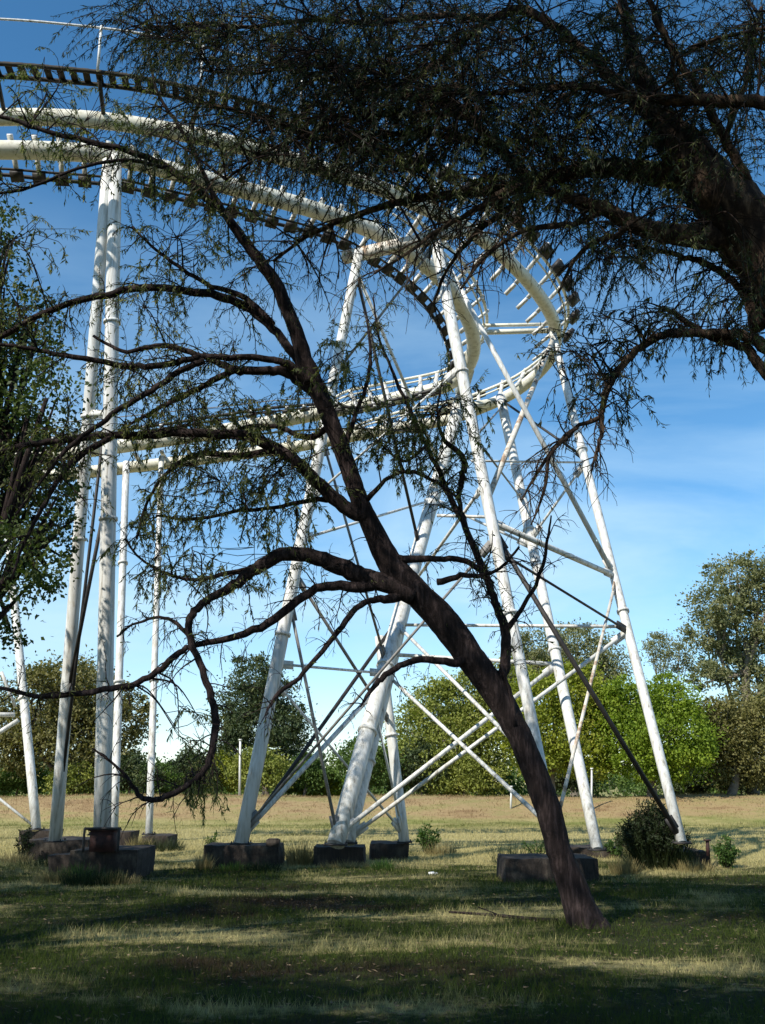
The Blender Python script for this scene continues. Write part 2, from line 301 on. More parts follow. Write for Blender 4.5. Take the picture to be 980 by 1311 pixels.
def build_track(rows, r, dark_in, dark_out):
    C = resample(path(rows), 0.25)
    sp = MB(); sp.tube(C, r, 14); tr = sp.build('track_tube', M['cream'], RC)
    T = unit(np.gradient(C, axis=0)); side = unit(np.cross(T, (0, 0, 1.0)))       # points to the outside of the left-hand turn
    cur = np.linalg.norm(np.gradient(unit(T[:, :]), axis=0), axis=1)
    cur = np.convolve(cur, np.ones(25)/25, 'same')/.25; bk = np.clip(cur/.12, 0, 1)*.75   # banking in the turn
    up = unit(np.cross(side, T)); o = side*np.cos(bk)[:, None]+up*np.sin(bk)[:, None]; up = unit(np.cross(o, T))
    def off(a, b): return C+o*a+up*b
    first = int(np.argmax(C[:, 0] > (P(505, 310, 22).x)))
    for sg in (1, -1):
        rl = MB()
        if sg < 0 and not dark_in: continue
        a0 = 0 if (sg < 0 and dark_in) or False else max(0, first-2)
        rl.tube(off(sg*.74, .25)[a0:], .045, 8); rl.tube(off(sg*.55, .18)[a0:], .028, 6)
        ro = rl.build('running_rail', M['cream'] if sg > 0 else M['darksteel'], tr)  # inner rail coloured dark, for the shade seen from beneath
    k = 0
    idx = list(range(2, len(C)-2, 2 if dark_in else 3))
    def tie(mb, md, i):
        c = C[i]; a = o[i]; u = up[i]; t = T[i]
        mb.box(c+u*(r+.02), t, a, u, .06, .24, .03)
        for sg in (1, -1):
            if i < first and not (sg < 0 and dark_in): continue
            mb.bar(c+a*sg*.26+u*(r+.02), c+a*sg*(.62 if sg < 0 and not dark_in else .80 if dark_in else 1.08)+u*.22, .10, .07)
            dk = dark_out if sg > 0 else dark_in
            if dk: md.box(c+a*sg*(.68 if dark_in else .88)+u*.12, t, a, u, .14 if dark_in else .20, .12 if dark_in else .15, .035 if dark_in else .06)
    shown = [i for i in idx if (i >= first or dark_in) and 0 < C[i][1] and -9 < C[i][0] < 8][:100]; rest = [i for i in idx if i not in shown and (i >= first or dark_in)]
    for i in shown:
        mb = MB(); md = MB(); tie(mb, md, i)
        mb.build('cross_tie', M['paint'], tr, False)
        if md.n: md.build('wheel_guard', M['darksteel'], tr, False)
    if rest:
        mb = MB(); dd = MB()
        for i in rest: tie(mb, dd, i)
        tag(mb.build('cross_ties', M['paint'], tr, False), kind='stuff')
        if dd.n: tag(dd.build('wheel_guards', M['darksteel'], tr, False), kind='stuff')
    return C, o, up, tr
CA, oA, uA, trA = build_track(A_rows, .20, True, False)
CB, oB, uB, trB = build_track(B_rows, .175, False, True)
# catwalk beside the outer track, upper left
cw = [(-140, 86, 16.5), (0, 90, 16.7), (80, 96, 16.8), (170, 106, 17.0), (260, 124, 17.2), (340, 143, 17.6), (440, 178, 18.4), (540, 215, 19.3)]
Cw = resample(path(cw), .25); Tw = unit(np.gradient(Cw, axis=0)); Sw = unit(np.cross(Tw, (0, 0, 1.0)))
cwk = MB(); cwk.tube(Cw+Sw*.19, .045, 6); cwk.tube(Cw-Sw*.19, .045, 6); cat = cwk.build('catwalk', M['wood'], RC)
sl_ = MB()
for i in range(0, len(Cw)): sl_.box(Cw[i]+np.array((0, 0, .03)), Tw[i], Sw[i], (0, 0, 1), .065, .21, .015)
sl_.build('slatted_deck', M['wood'], cat, False)
hr = MB(); hr.tube(Cw+Sw*.30+np.array((0, 0, .95)), .024, 6); hr.build('handrail', M['paint'], cat)
for i in range(8, len(Cw), 8):
    p = MB(); b_ = Cw[i]+Sw[i]*.30; p.tube([b_-np.array((0, 0, .06)), b_+np.array((0, 0, 1.0))], .028, 6); p.build('handrail_post', M['paint'], cat)
for i in range(8, len(Cw), 8):      # struts from the tube out to the walkway
    j = int(np.argmin(np.linalg.norm(CB-Cw[i], axis=1))); p = MB(); p.tube([CB[j], Cw[i]-np.array((0, 0, .03))], .045, 6); p.build('strut', M['darksteel'], cat)
# handrail of the return run
jj = [i for i in range(len(CB)) if CB[i][1] > 27.6 and CB[i][0] < 1.0]
lr = np.array([CB[i]-oB[i]*1.2+np.array((0, 0, .25)) for i in jj])
h2 = MB(); h2.tube(lr+np.array((0, 0, 1.0)), .015, 6); h2.tube(lr+np.array((0, 0, .0)), .03, 6); h2.build('handrail', M['greysteel'], trB)
for i in range(4, len(lr), 8): 
    p = MB(); p.tube([lr[i], lr[i]+np.array((0, 0, 1.0))], .018, 6); p.build('handrail_post', M['greysteel'], trB)
# legs
def column(a, b, wa, wb, material='paint', rings=(.35, .68), sides=16):
    """a base row, b top row (px, py, Y), widths in photo pixels"""
    A = P(*a); B = P(*b); ra = wa*.86/2/F*depth(A); rb = wb*.86/2/F*depth(B)
    t = np.linspace(0, 1, 9); pts = [A.lerp(B, k) for k in t]; mb = MB(); mb.tube(pts, ra+(rb-ra)*t, sides)
    c = mb.build('support_leg', M[material], RC)
    dr = (B-A).normalized()
    for k in rings:
        p = A.lerp(B, k); r = ra+(rb-ra)*k; f = MB(); f.tube([p-dr*.03, p+dr*.03], r+.035, sides); f.build('flange', M['paint'], c, False)
    f = MB(); r = ra; zb = A.z
    f.box((A.x, A.y, zb), (1, 0, 0), (0, 1, 0), (0, 0, 1), r+.05, r+.05, .014)
    for sx_ in (-1, 1):
        for sy_ in (-1, 1): f.tube([(A.x+sx_*(r+.02), A.y+sy_*(r+.02), zb), (A.x+sx_*(r+.02), A.y+sy_*(r+.02), zb+.05)], .014, 6)
    f.build('base_plate', M['darksteel'], c, False)
    return A, B
legs = {}
legs['s1'] = column((131, 1068, 19.0), (148, 200, 18.9), 26, 19, rings=(.42, .72))
legs['s2'] = column((71, 1077, 20.6), (139, 205, 18.8), 19, 17, rings=(.42, .60))
legs['s3'] = column((146, 1062, 23.2), (162, 592, 26.2), 13, 10)
legs['s4'] = column((191, 1068, 23.6), (207, 585, 27.2), 11, 8)
legs['s5'] = column((309, 1080, 19.7), (460, 322, 21.4), 22, 14, rings=(.3, .55))
legs['s6'] = column((716, 1098, 16.6), (556, 300, 21.0), 18, 17, rings=(.30, .70))
legs['s7'] = column((430, 1081, 20.2), (592, 505, 27.4), 27, 19, rings=(.18, .3))
legs['s7b'] = column((446, 1079, 20.9), (520, 775, 23.8), 20, 16, rings=(.3,))
legs['s8'] = column((518, 1078, 22.8), (486, 815, 23.4), 16, 14, rings=(.5,))
legs['s9'] = column((765, 1088, 19.6), (641, 508, 27.6), 17, 14, rings=(.33, .6))
legs['s10'] = column((873, 1079, 19.3), (706, 420, 25.5), 16, 11, rings=(.35, .68))
legs['s11'] = column((47, 1062, 25.0), (6, 640, 28.0), 14, 11)
def brace(a, b, w, material='paint', name='brace', box=False):
    A = P(*a); B = P(*b); r = w*.85/2/F*(depth(A)+depth(B))/2; mb = MB()
    if box:
        mb.bar(A, B, r*2, r*2)
    else: mb.tube([A.lerp(B, k) for k in (0, .33, .66, 1)], r, 8)
    return mb.build(name, M[material], RC, not box)
def pl(leg, py):      # point on a leg at a photo row
    A, B = legs[leg]; lo, hi = 0., 1.
    def prj(v): return 655.5-F*math.tan(math.atan((v.z-EYE)/v.y)-TH)
    for _ in range(30):
        mid = (lo+hi)/2
        if prj(A.lerp(B, mid)) > py: lo = mid
        else: hi = mid
    return A.lerp(B, lo)
def legbrace(l1, y1, l2, y2, w, material='paint', over=0):
    A = pl(l1, y1); B = pl(l2, y2); r = w*.85/2/F*(depth(A)+depth(B))/2; mb = MB(); mb.tube([A, B], r, 8)
    # gusset plates at both ends
    o_ = mb.build('brace', M[material], RC)
    for p, q in ((A, B), (B, A)):
        d_ = (q-p).normalized(); g = MB(); g.bar(p+d_*.1, p+d_*.42, .03, .17); g.build('gusset', M[material], o_, False)
brace((440, 330, 21.7), (552, 305, 20.9), 15, 'rustpaint', 'crossbeam', True)
brace((552, 305, 20.9), (600, 294, 21.2), 13, 'rustpaint', 'crossbeam', True)
brace((600, 426, 25.5), (714, 423, 25.6), 6, 'cream', 'crossbeam', True)
brace((600, 417, 25.5), (714, 415, 25.6), 4, 'cream', 'crossbeam', True)
brace((560, 528, 27.6), (648, 512, 27.8), 10, 'cream', 'crossbeam', True)
brace((590, 505, 27.4), (600, 470, 26.4), 16, 'cream', 'saddle', True)
legbrace('s6', 312, 's10', 737, 8)
legbrace('s6', 668, 's10', 737, 9)
legbrace('s10', 432, 's6', 640, 8, 'rustpaint')
brace((604, 590, 20.6), (744, 592, 23.6), 3.5, 'paint', 'tie_bar')
brace((560, 660, 20.2), (628, 662, 19.8), 5, 'paint', 'tie_bar')
legbrace('s9', 512, 's10', 585, 4, 'darksteel')
legbrace('s9', 690, 's10', 592, 4)
legbrace('s9', 790, 's10', 1050, 0.1) if False else None
brace((507, 800, 23.4), (795, 802, 21.6), 5, 'paint', 'tie_bar')
brace((500, 838, 23.0), (707, 850, 22.0), 6, 'paint', 'tie_bar')
legbrace('s10', 745, 's6', 1066, 5.5, 'rustpaint')
legbrace('s6', 680, 's10', 1072, 8, 'darksteel')
legbrace('s6', 705, 's10', 808, 4, 'darksteel')
legbrace('s6', 560, 's9', 520, 3, 'greysteel')
legbrace('s9', 850, 's7', 1068, 7)
legbrace('s10', 808, 's7b', 1072, 6)
legbrace('s6', 560, 's9', 640, 3, 'greysteel')
legbrace('s7', 800, 's6', 985, 6)
legbrace('s8', 860, 's6', 1062, 6)
legbrace('s7', 905, 's8', 1068, 4)
legbrace('s5', 1068, 's7', 878, 8)
legbrace('s5', 1072, 's7', 790, 6, 'darksteel')
legbrace('s5', 1062, 's6', 690, 4.5, 'greysteel')
legbrace('s5', 770, 's7', 1072, 5, 'greysteel')
legbrace('s5', 735, 's8', 925, 5, 'greysteel')
legbrace('s5', 850, 's7', 862, 4)
legbrace('s5', 870, 's8', 1066, 4)
legbrace('s5', 560, 's7', 850, 4, 'greysteel')
legbrace('s5', 345, 's7', 600, 5)
legbrace('s5', 345, 's7', 700, 5, 'darksteel')
legbrace('s5', 480, 's6', 312, 4, 'greysteel')
legbrace('s5', 640, 's6', 470, 4, 'paint')
legbrace('s5', 690, 's7', 640, 4, 'paint')
legbrace('s7', 760, 's6', 620, 5, 'paint')
legbrace('s7', 640, 's9', 700, 4, 'paint')
legbrace('s2', 900, 's1', 620, 6, 'darksteel')
legbrace('s2', 1068, 's1', 470, 5, 'darksteel')
legbrace('s2', 530, 's1', 530, 8, 'paint')
brace((-60, 915, 26), (19, 915, 26.2), 7, 'paint', 'tie_bar')
brace((-60, 975, 26), (24, 922, 26.2), 7, 'paint')
brace((-60, 975, 25.2), (46, 1060, 25.2), 4, 'paint')
brace((2, 860, 26), (20, 905, 26.2), 5, 'paint')

# ---------------------------------------------------------------- concrete footings
def footing(x0, x1, ybot, ytop, deep, label, z0=0.0, wob=.03, post=False):
    a = G(x0, ybot); b = G(x1, ybot); h = EYE-(EYE-0)*0 + a.y*Zr(ytop); h = EYE+a.y*Zr(ytop)
    nx_, ny_, nz_ = 9, 7, 5; cx = (a.x+b.x)/2; cy = a.y+deep/2; w = b.x-a.x
    bm_ = MB()
    # rounded, slightly uneven cast block
    def shape(u, v, w_):
        p = np.array([u, v, w_]); q = np.sign(p)*np.abs(p)**1.0
        return q
    def face(fn, n1, n2, flip):
        us = np.linspace(-1, 1, n1); vs = np.linspace(-1, 1, n2); VV = []
        for v in vs:
            for u in us:
                p = np.array(fn(u, v)); e = np.sort(np.abs(p))[::-1]
                k = 1-.035*max(0, (e[1]-.9)*10)
                x_ = cx+p[0]*w/2*k; y_ = cy+p[1]*deep/2*k; z_ = h/2+p[2]*h/2*(k if p[2] > 0 else 1.0)
                if p[2] < 0: z_ -= .05
                s_ = .012*math.sin(x_*9+z_*7)+.010*math.sin(y_*13+x_*21+z_*5)
                VV.append((x_+s_, y_+s_*.8, z_+s_*.6))
        FF = []
        for j in range(n2-1):
            for i in range(n1-1):
                q_ = j*n1+i; f_ = (q_, q_+1, q_+n1+1, q_+n1); FF.append(f_[::-1] if flip else f_)
        bm_.add(VV, FF)
    face(lambda u, v: (u, -1, v), 11, 6, False); face(lambda u, v: (u, 1, v), 11, 6, True)
    face(lambda u, v: (-1, u, v), 7, 6, True); face(lambda u, v: (1, u, v), 7, 6, False)
    face(lambda u, v: (u, v, 1), 11, 7, False)
    o_ = bm_.build('concrete_footing', M['concrete'], None, True)
    tag(o_, label, 'footing', 'concrete footings under the coaster legs'); return o_, cx, cy, h, w
footing(258, 358, 1110, 1082, 1.1, 'long dark concrete block under the leg left of the centre')
footing(400, 468, 1109, 1084, 1.1, 'dark concrete block carrying the thick doubled white leg at the centre')
footing(474, 524, 1101, 1080, 1.3, 'pale topped concrete block set back behind the doubled centre leg')
f3 = footing(646, 770, 1130, 1099, 1.3, 'widest and nearest black concrete block, right behind the leaning tree trunk')
footing(86, 175, 1126, 1088, 1.5, 'block at the left with a rusted steel box standing on it')
footing(32, 112, 1102, 1075, 1.5, 'leftmost concrete block under the second leaning leg')
footing(180, 216, 1088, 1070, 1.2, 'small weedy concrete block farther back under a thin white leg')
footing(838, 912, 1112, 1090, 1.5, 'rightmost concrete block beside the dark bush with a short iron post')
footing(725, 800, 1100, 1085, 1.2, 'low block half hidden beyond the nearest black block')
footing(128, 166, 1086, 1065, 1.0, 'block hidden behind the rusted steel box')
footing(22, 66, 1084, 1063, 1.0, 'far left block under the slanting white leg')
# small lump on footing 1
a = P(350, 1082, 19.4); mb = MB(); mb.box(a+Vector((0, 0, .04)), (1, 0, 0), (0, 1, 0), (0, 0, 1), .12, .12, .06); mb.box(a+Vector((0, 0, .105)), (1, 0, 0), (0, 1, 0), (0, 0, 1), .09, .09, .012)
tag(mb.build('anchor_block', M['concrete'], None, False), 'small squarish lump on the right end of the long block', 'anchor block')
a = P(907, 1092, 19.3); mb = MB(); mb.tube([a-Vector((0, 0, .05)), a+Vector((0, 0, .22))], .035, 8); mb.box(a+Vector((0, 0, .225)), (1, 0, 0), (0, 1, 0), (0, 0, 1), .055, .055, .012)
tag(mb.build('iron_stub_post', M['rust']), 'short rusty iron post standing on the rightmost concrete block', 'post')
# rusted box with pipe rail
a = P(133, 1088, 18.2); bx = empty('steel_box', a)
tag(bx, 'rusted dark red steel box with bent pipe rail on the left concrete block', 'steel box')
mb = MB(); mb.box(a+Vector((0, 0, .15)), (1, 0, 0), (0, 1, 0), (0, 0, 1), .20, .20, .17); mb.box(a+Vector((0, 0, .33)), (1, 0, 0), (0, 1, 0), (0, 0, 1), .23, .23, .012); mb.build('body', M['rust'], bx, False)
mb = MB(); mb.tube(spline([a+Vector(v) for v in ((-.28, -.26, -.02), (-.28, -.26, .33), (-.22, -.26, .36), (.25, -.26, .36), (.31, -.26, .33), (.31, -.26, -.02))], 4), .022, 8); mb.build('pipe_rail', M['darksteel'], bx)
mb = MB(); mb.box(a+Vector((-.05, -.21, .12)), (1, 0, 0), (0, 1, 0), (0, 0, 1), .10, .012, .09); mb.build('hatch', M['rust'], bx, False)
a = G(96, 1118); mb = MB()
# flat slab leaning on block
tag(footing(60, 92, 1120, 1094, .5, 'low rounded stump of broken concrete in the grass at the left')[0], cat='broken concrete', group='')

# ---------------------------------------------------------------- trees: generators
def rvec(): 
    v = rng.normal(size=3); return v/np.linalg.norm(v)
class Tree:
    def __init__(s, name, base, label, cat, leafm, barkm, group=None):
        s.root = empty(name, base); tag(s.root, label, cat, group); s.lm = leafm; s.bm = barkm; s.lp = []; s.ld = []; s.ll = []; s.lw = []; s.samples = []
    def rows(s, rows, y0, y1):
        n = len(rows); out = []
        acc = [0]
        for i in range(1, n): acc.append(acc[-1]+math.hypot(rows[i][0]-rows[i-1][0], rows[i][1]-rows[i-1][1]))
        ws = [r[2] if len(r) > 2 else None for r in rows]
        for i in range(n):
            if ws[i] is None:
                a = max(j for j in range(i) if ws[j] is not None); b = min([j for j in range(i, n) if rows[j][2:3]] or [n-1])
                wb = rows[b][2] if len(rows[b]) > 2 else 2
                ws[i] = rows[a][2]+(wb-rows[a][2])*(acc[i]-acc[a])/max(1e-6, acc[b]-acc[a]) if b > a else rows[a][2]
        for i, r in enumerate(rows):
            yy = y0+(y1-y0)*acc[i]/acc[-1]; p = P(r[0], r[1], yy); out.append((p.x, p.y, p.z, ws[i]/2/F*depth(p)))
        return out
    def limb(s, rows, y0, y1, name='branch', bumpy=.04, parent=None, sides=10, step=5, wob=.007, **tw):
        C = spline(s.rows(rows, y0, y1), step); pts = C[:, :3].copy(); r = np.maximum(C[:, 3], .004)
        pts[1:-1] += rng.normal(size=(len(pts)-2, 3))*np.minimum(wob, r[1:-1, None]*.25)
        mb = MB(); mb.tube(pts, r, sides, bumpy=bumpy)
        if tw.get('n'): s.twigs(mb, pts, r, **tw)
        s.samples.append(pts)
        return mb.build(name, s.bm, parent or s.root), pts, r
    def twigs(s, mb, pts, r, n=20, length=.9, t0=.15, droop=.35, leaf=1.0, lv=2, ll=.10, lw=.014, up=.3, spread=.9, tr=.3, fwd=.5):
        T = unit(np.gradient(pts, axis=0)); m = len(pts)
        for _ in range(n):
            t = t0+(1-t0)*rng.random(); i = min(m-2, int(t*(m-1))); f = t*(m-1)-i; p = pts[i]*(1-f)+pts[i+1]*f
            d = unit(T[i]*fwd+rvec()*spread+np.array((0, 0, up*(rng.random()-.25))))
            rr = min(r[i]*.55, .004+.016*length*rng.random()); s.twig(mb, p, d, length*rng.uniform(.5, 1.25), max(rr, .0035), droop, leaf, lv, ll, lw)
    def twig(s, mb, p, d, ln, r, droop, leaf, lv, ll, lw):
        k = 6; st = ln/k; pts = [p]; dd = d.copy()
        for i in range(k):
            dd = unit(dd+rvec()*.22+np.array((0, 0, -droop*(i+1)/k*.6))); pts.append(pts[-1]+dd*st)
        pts = np.array(pts); mb.tube(pts, np.linspace(r, max(.0022, r*.35), k+1), 3 if r < .008 else 5, cap=False)
        if lv > 1:
            for _ in range(rng.integers(2, 5)):
                i = rng.integers(1, k); s.twig(mb, pts[i], unit(unit(pts[i+1]-pts[i])*.7+rvec()*.75), ln*rng.uniform(.35, .65), r*.55, droop, leaf, lv-1, ll, lw)
        if leaf > 0:
            nl = rng.poisson(leaf*ln*34)
            if nl: s.leafy(pts, nl, ll, lw)
    def leafy(s, pts, nl, ll, lw, hang=.75):
        k = len(pts)-1; t = (.15+.85*rng.random(nl))*k; i = np.minimum(t.astype(int), k-1); f = (t-i)[:, None]
        p = pts[i]*(1-f)+pts[i+1]*f; d = unit(unit(pts[i+1]-pts[i])*.5+rng.normal(size=(nl, 3))*.55+np.array((0, 0, -hang)))
        s.lp.append(p); s.ld.append(d); s.ll.append(ll*rng.uniform(.6, 1.3, nl)); s.lw.append(lw*rng.uniform(.7, 1.3, nl))
    def mass(s, mb, blobs, y0, y1, sprays, ll, lw, nleaf=26, arcs=7, sl=(.35, .8), droop=.5, cdir=(-.5, 0, -.15)):
        """foliage masses hung on arching branchlets that start at the nearest limb"""
        SP = np.vstack(s.samples)
        for (bx_, by_, rx, ry, dens) in blobs:
            subs = []
            for _ in range(arcs):
                a = rng.random()*6.283; q = math.sqrt(rng.random()); yy = rng.uniform(y0, y1)
                e = np.array(P(bx_+rx*q*math.cos(a)*.85, by_+ry*q*math.sin(a)*.85, yy))
                j = int(np.argmin(np.linalg.norm(SP-e, axis=1)+rng.random(len(SP))*.5)); b = SP[j]; L_ = np.linalg.norm(e-b)
                mid = (b+e)/2+np.array((0, 0, L_*.16))+rvec()*L_*.10
                A_ = spline([b, mid, e], 5); mb.tube(A_, np.linspace(min(.03, .007+.007*L_), .004, len(A_)), 5, cap=False); subs.append(A_)
            AP = np.vstack(subs)
            for _ in range(int(sprays*dens)):
                a = rng.random()*6.283; q = math.sqrt(rng.random()); yy = rng.uniform(y0, y1)
                e = np.array(P(bx_+rx*q*math.cos(a), by_+ry*q*math.sin(a), yy))
                j = int(np.argmin(np.linalg.norm(AP-e, axis=1))); b = AP[j]; L_ = np.linalg.norm(e-b)
                d = unit(unit(e-b)*.5+rvec()*.6+np.array(cdir)); ln = rng.uniform(*sl); k = 5; st = ln/k; pts = [e]; dd = d
                for i in range(k): dd = unit(dd+rvec()*.2+np.array((0, 0, -droop*.3))); pts.append(pts[-1]+dd*st)
                pts = np.array(pts)
                mb.tube(np.vstack([b, (b+e)/2+rvec()*L_*.08, pts]), np.linspace(.0055, .0022, k+3), 3, cap=False)
                s.leafy(pts, nleaf, ll, lw)
    def finish(s, name='foliage'):
        if s.lp:
            V, Fc = leaves(np.vstack(s.lp), np.vstack(s.ld), np.concatenate(s.ll), np.concatenate(s.lw))
            mesh_from_arrays(name, V, Fc, s.lm, s.root); print(name, len(Fc))

# ---------------------------------------------------------------- leaning tree in front
b0 = G(747, 1187)
T1 = Tree('leaning_tree', b0, 'dark tree leaning left in front of the coaster, its trunk splitting into long drooping branches', 'tree', M['leaf_lean'], M['bark'])
YB = b0.y
tr_rows = [(757, 1204, 70.4), (749, 1180, 51.0), (738, 1148, 38.7), (718, 1095, 33.4), (700, 1030, 32.6), (674, 962, 31.8), (643, 900, 33.3), (606, 846, 37.8), (572, 800, 37.8), (532, 756, 34.8), (501, 722, 31.8), (470, 662, 25.0), (450, 610, 21.9),
           (428, 550, 21.9), (405, 495, 23.5)]
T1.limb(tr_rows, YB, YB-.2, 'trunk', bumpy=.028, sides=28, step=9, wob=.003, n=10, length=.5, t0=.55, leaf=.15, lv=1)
yt = YB-.2
K = dict(ll=.080, lw=.0145)
T1.limb([(403, 497, 24.6), (390, 458, 22.0), (370, 400, 17.6), (345, 350, 15.8), (310, 305, 13.2), (285, 270, 11.4), (250, 240, 10.6), (215, 215, 8.8), (170, 195, 7.9), (120, 182, 8.0), (60, 168, 6.0), (0, 148, 5.0), (-60, 140, 4.0)], yt, yt-.9, n=76, length=.62, t0=.22, leaf=.75, **K)
T1.limb([(285, 270, 8.0), (262, 225, 6.0), (235, 170, 5.0), (205, 125, 4.0), (190, 70, 3.0)], yt-.4, yt-1.0, n=27, length=.55, t0=.1, leaf=.8, **K)
T1.limb([(215, 215, 6.0), (160, 205, 5.0), (100, 215, 4.0), (40, 240, 4.0), (-20, 250, 3.0)], yt-.6, yt-1.3, n=24, length=.5, t0=.1, leaf=.5, **K)
T1.limb([(395, 478, 14.1), (375, 452, 12.3), (350, 421, 11.4), (321, 396, 11.4), (279, 379, 10.6), (229, 371, 9.7), (186, 368, 9.7), (136, 377, 8.8), (89, 389, 7.9), (46, 407, 7.9), (0, 432, 7.9), (-60, 460, 6.0)], yt, yt+.9, n=64, length=.6, t0=.2, leaf=.5, **K)
T1.limb([(350, 415, 7.9), (314, 382, 8.0), (270, 365, 6.0), (235, 345, 5.0), (200, 320, 4.0), (170, 290, 3.0)], yt, yt+.3, n=17, length=.45, t0=.1, leaf=.5, **K)
T1.limb([(398, 490, 15.8), (372, 468, 11.4), (350, 461, 8.8), (321, 457, 7.9), (293, 458, 7.9), (257, 457, 7.9), (229, 463, 7.9), (193, 469, 8.0), (157, 468, 8.0), (121, 461, 7.0), (71, 453, 6.0), (21, 443, 5.0), (-30, 440, 4.0)], yt-.05, yt-.8, n=60, length=.55, t0=.15, leaf=.45, **K)
T1.limb([(404, 500, 21.1), (375, 480, 15.0), (350, 475, 12.3), (321, 475, 11.4), (300, 473, 10.6), (279, 464, 8.8), (250, 453, 8.0), (218, 443, 7.0), (186, 445, 6.0), (157, 450, 5.0), (120, 430, 4.0)], yt, yt+.4, n=28, length=.5, t0=.25, leaf=.4, **K)
T1.limb([(300, 474, 8.8), (271, 489, 7.9), (243, 503, 8.0), (214, 518, 6.0), (190, 530, 5.0), (160, 548, 3.0)], yt+.1, yt+.6, n=27, length=.5, t0=.1, leaf=1.1, **K)
T1.limb([(262, 462, 7.9), (229, 476, 7.9), (193, 500, 8.0), (157, 521, 7.0), (121, 548, 6.0), (86, 575, 6.0), (50, 620, 4.0), (20, 660, 3.0)], yt-.5, yt-1.1, n=27, length=.5, t0=.1, leaf=.5, **K)
T1.limb([(470, 664, 17.6), (440, 648, 17.6), (410, 620, 16.7), (380, 592, 15.8), (350, 572, 15.0), (314, 558, 13.2), (271, 555, 12.3), (229, 554, 11.4), (179, 557, 10.6), (136, 557, 8.8), (100, 562, 7.9), (50, 567, 8.0), (0, 579, 8.0), (-60, 600, 5.0)], yt, yt-.9, n=76, length=.65, t0=.12, leaf=.85, **K)
T1.limb([(143, 560, 7.9), (107, 580, 8.0), (79, 608, 7.0), (54, 650, 6.0), (30, 700, 4.0), (15, 740, 3.0)], yt-.6, yt-1.1, n=20, length=.5, t0=.1, leaf=.5, **K)
T1.limb([(362, 577, 7.9), (303, 582, 7.0), (257, 582, 7.0), (221, 598, 5.0), (190, 640, 4.0), (175, 690, 3.0)], yt-.1, yt+.5, n=32, length=.6, t0=.1, leaf=1.0, **K)
T1.limb([(430, 640, 8.0), (400, 640, 6.0), (350, 650, 5.0), (300, 655, 5.0), (250, 665, 4.0), (200, 660, 3.0)], yt, yt+.7, n=28, length=.5, t0=.1, leaf=.9, **K)
T1.limb([(425, 545, 8.8), (395, 560, 7.9), (360, 548, 6.0), (320, 545, 5.0), (280, 560, 3.0)], yt, yt+.8, n=17, length=.4, t0=.1, leaf=1.0, **K)
T1.limb([(545, 770, 29.9), (514, 751, 26.4), (471, 741, 23.8), (436, 725, 22.0), (400, 713, 20.2), (361, 710, 18.5), (329, 727, 15.8), (300, 749, 13.0), (270, 766, 10.5), (250, 783, 10), (242, 802, 9.5), (246, 825, 9), (257, 851, 9), (269, 888, 9), (276, 919, 10), (273, 955, 10), (262, 985, 8), (240, 1006, 7), (212, 1021, 8.0), (188, 1023, 7.0), (176, 1016, 6.0), (160, 992, 4.0), (138, 972, 3.0), (118, 958, 2.0)], yt+.1, yt-1.0, n=60, length=.5, t0=.08, leaf=.10, sides=12, **K)
T1.limb([(530, 764, 24.6), (490, 748, 17.6), (464, 751, 15.0), (418, 750, 12.3), (389, 764, 11.4), (343, 798, 10.6), (294, 817, 8.8), (250, 826, 7.9), (226, 838, 7.9), (202, 860, 8.0), (171, 876, 8.0), (135, 883, 8.0), (92, 889, 7.0), (46, 891, 6.0), (0, 880, 5.0), (-50, 870, 4.0)], yt, yt-.6, n=60, length=.5, t0=.08, leaf=.12, **K)
T1.limb([(600, 838, 14.1), (585, 848, 10.6), (560, 846, 8.8), (528, 846, 8.8), (503, 858, 8.0), (485, 872, 7.0), (471, 890, 5.0), (462, 905, 2.0)], yt, yt-.5, n=11, length=.35, t0=.3, leaf=.05, **K)
T1.limb([(520, 760, 15.8), (492, 768, 10.6), (471, 770, 7.9), (452, 783, 8.0), (427, 817, 7.0), (389, 861, 6.0), (357, 888, 6.0), (342, 909, 3.0)], yt, yt-.7, n=20, length=.4, t0=.15, leaf=.08, **K)
T1.limb([(250, 826, 6.0), (230, 800, 5.0), (205, 790, 4.0), (170, 800, 3.0), (150, 815, 3.0)], yt-.4, yt-.2, n=12, length=.4, t0=.1, leaf=.3, **K)
T1.limb([(329, 727, 8.8), (290, 735, 6.0), (250, 742, 5.0), (215, 735, 4.0), (180, 715, 3.0), (160, 690, 3.0)], yt-.3, yt+.3, n=28, length=.55, t0=.1, leaf=.7, **K)
T1.limb([(634, 892, 15.8), (640, 872, 14.1), (648, 848, 13.2), (647, 808, 12.3), (634, 771, 10.6), (621, 734, 9.7), (597, 677, 7.9), (579, 641, 8.0), (564, 606, 7.0), (546, 570, 6.0), (521, 516, 5.0), (500, 470, 4.0), (485, 430, 3.0), (478, 380, 2.0)], yt+.05, yt+1.0, n=76, length=.55, t0=.12, leaf=.28, **K)
T1.limb([(597, 677, 7.0), (588, 640, 6.0), (592, 612, 8.0), (594, 590, 7.9), (580, 573, 7.0), (567, 560, 5.0), (560, 530, 3.0), (566, 490, 2.0)], yt+.5, yt+.3, n=17, length=.4, t0=.1, leaf=.35, **K)
T1.limb([(647, 808, 8.0), (668, 780, 6.0), (690, 740, 5.0), (700, 700, 4.0), (706, 660, 2.0)], yt+.2, yt+.1, n=16, length=.4, t0=.1, leaf=.05, **K)
T1.limb([(505, 718, 14.1), (521, 716, 10.6), (557, 715, 7.9), (586, 716, 8.0), (611, 727, 7.0), (632, 748, 6.0)], yt, yt+.3, n=17, length=.5, t0=.1, leaf=.1, **K)
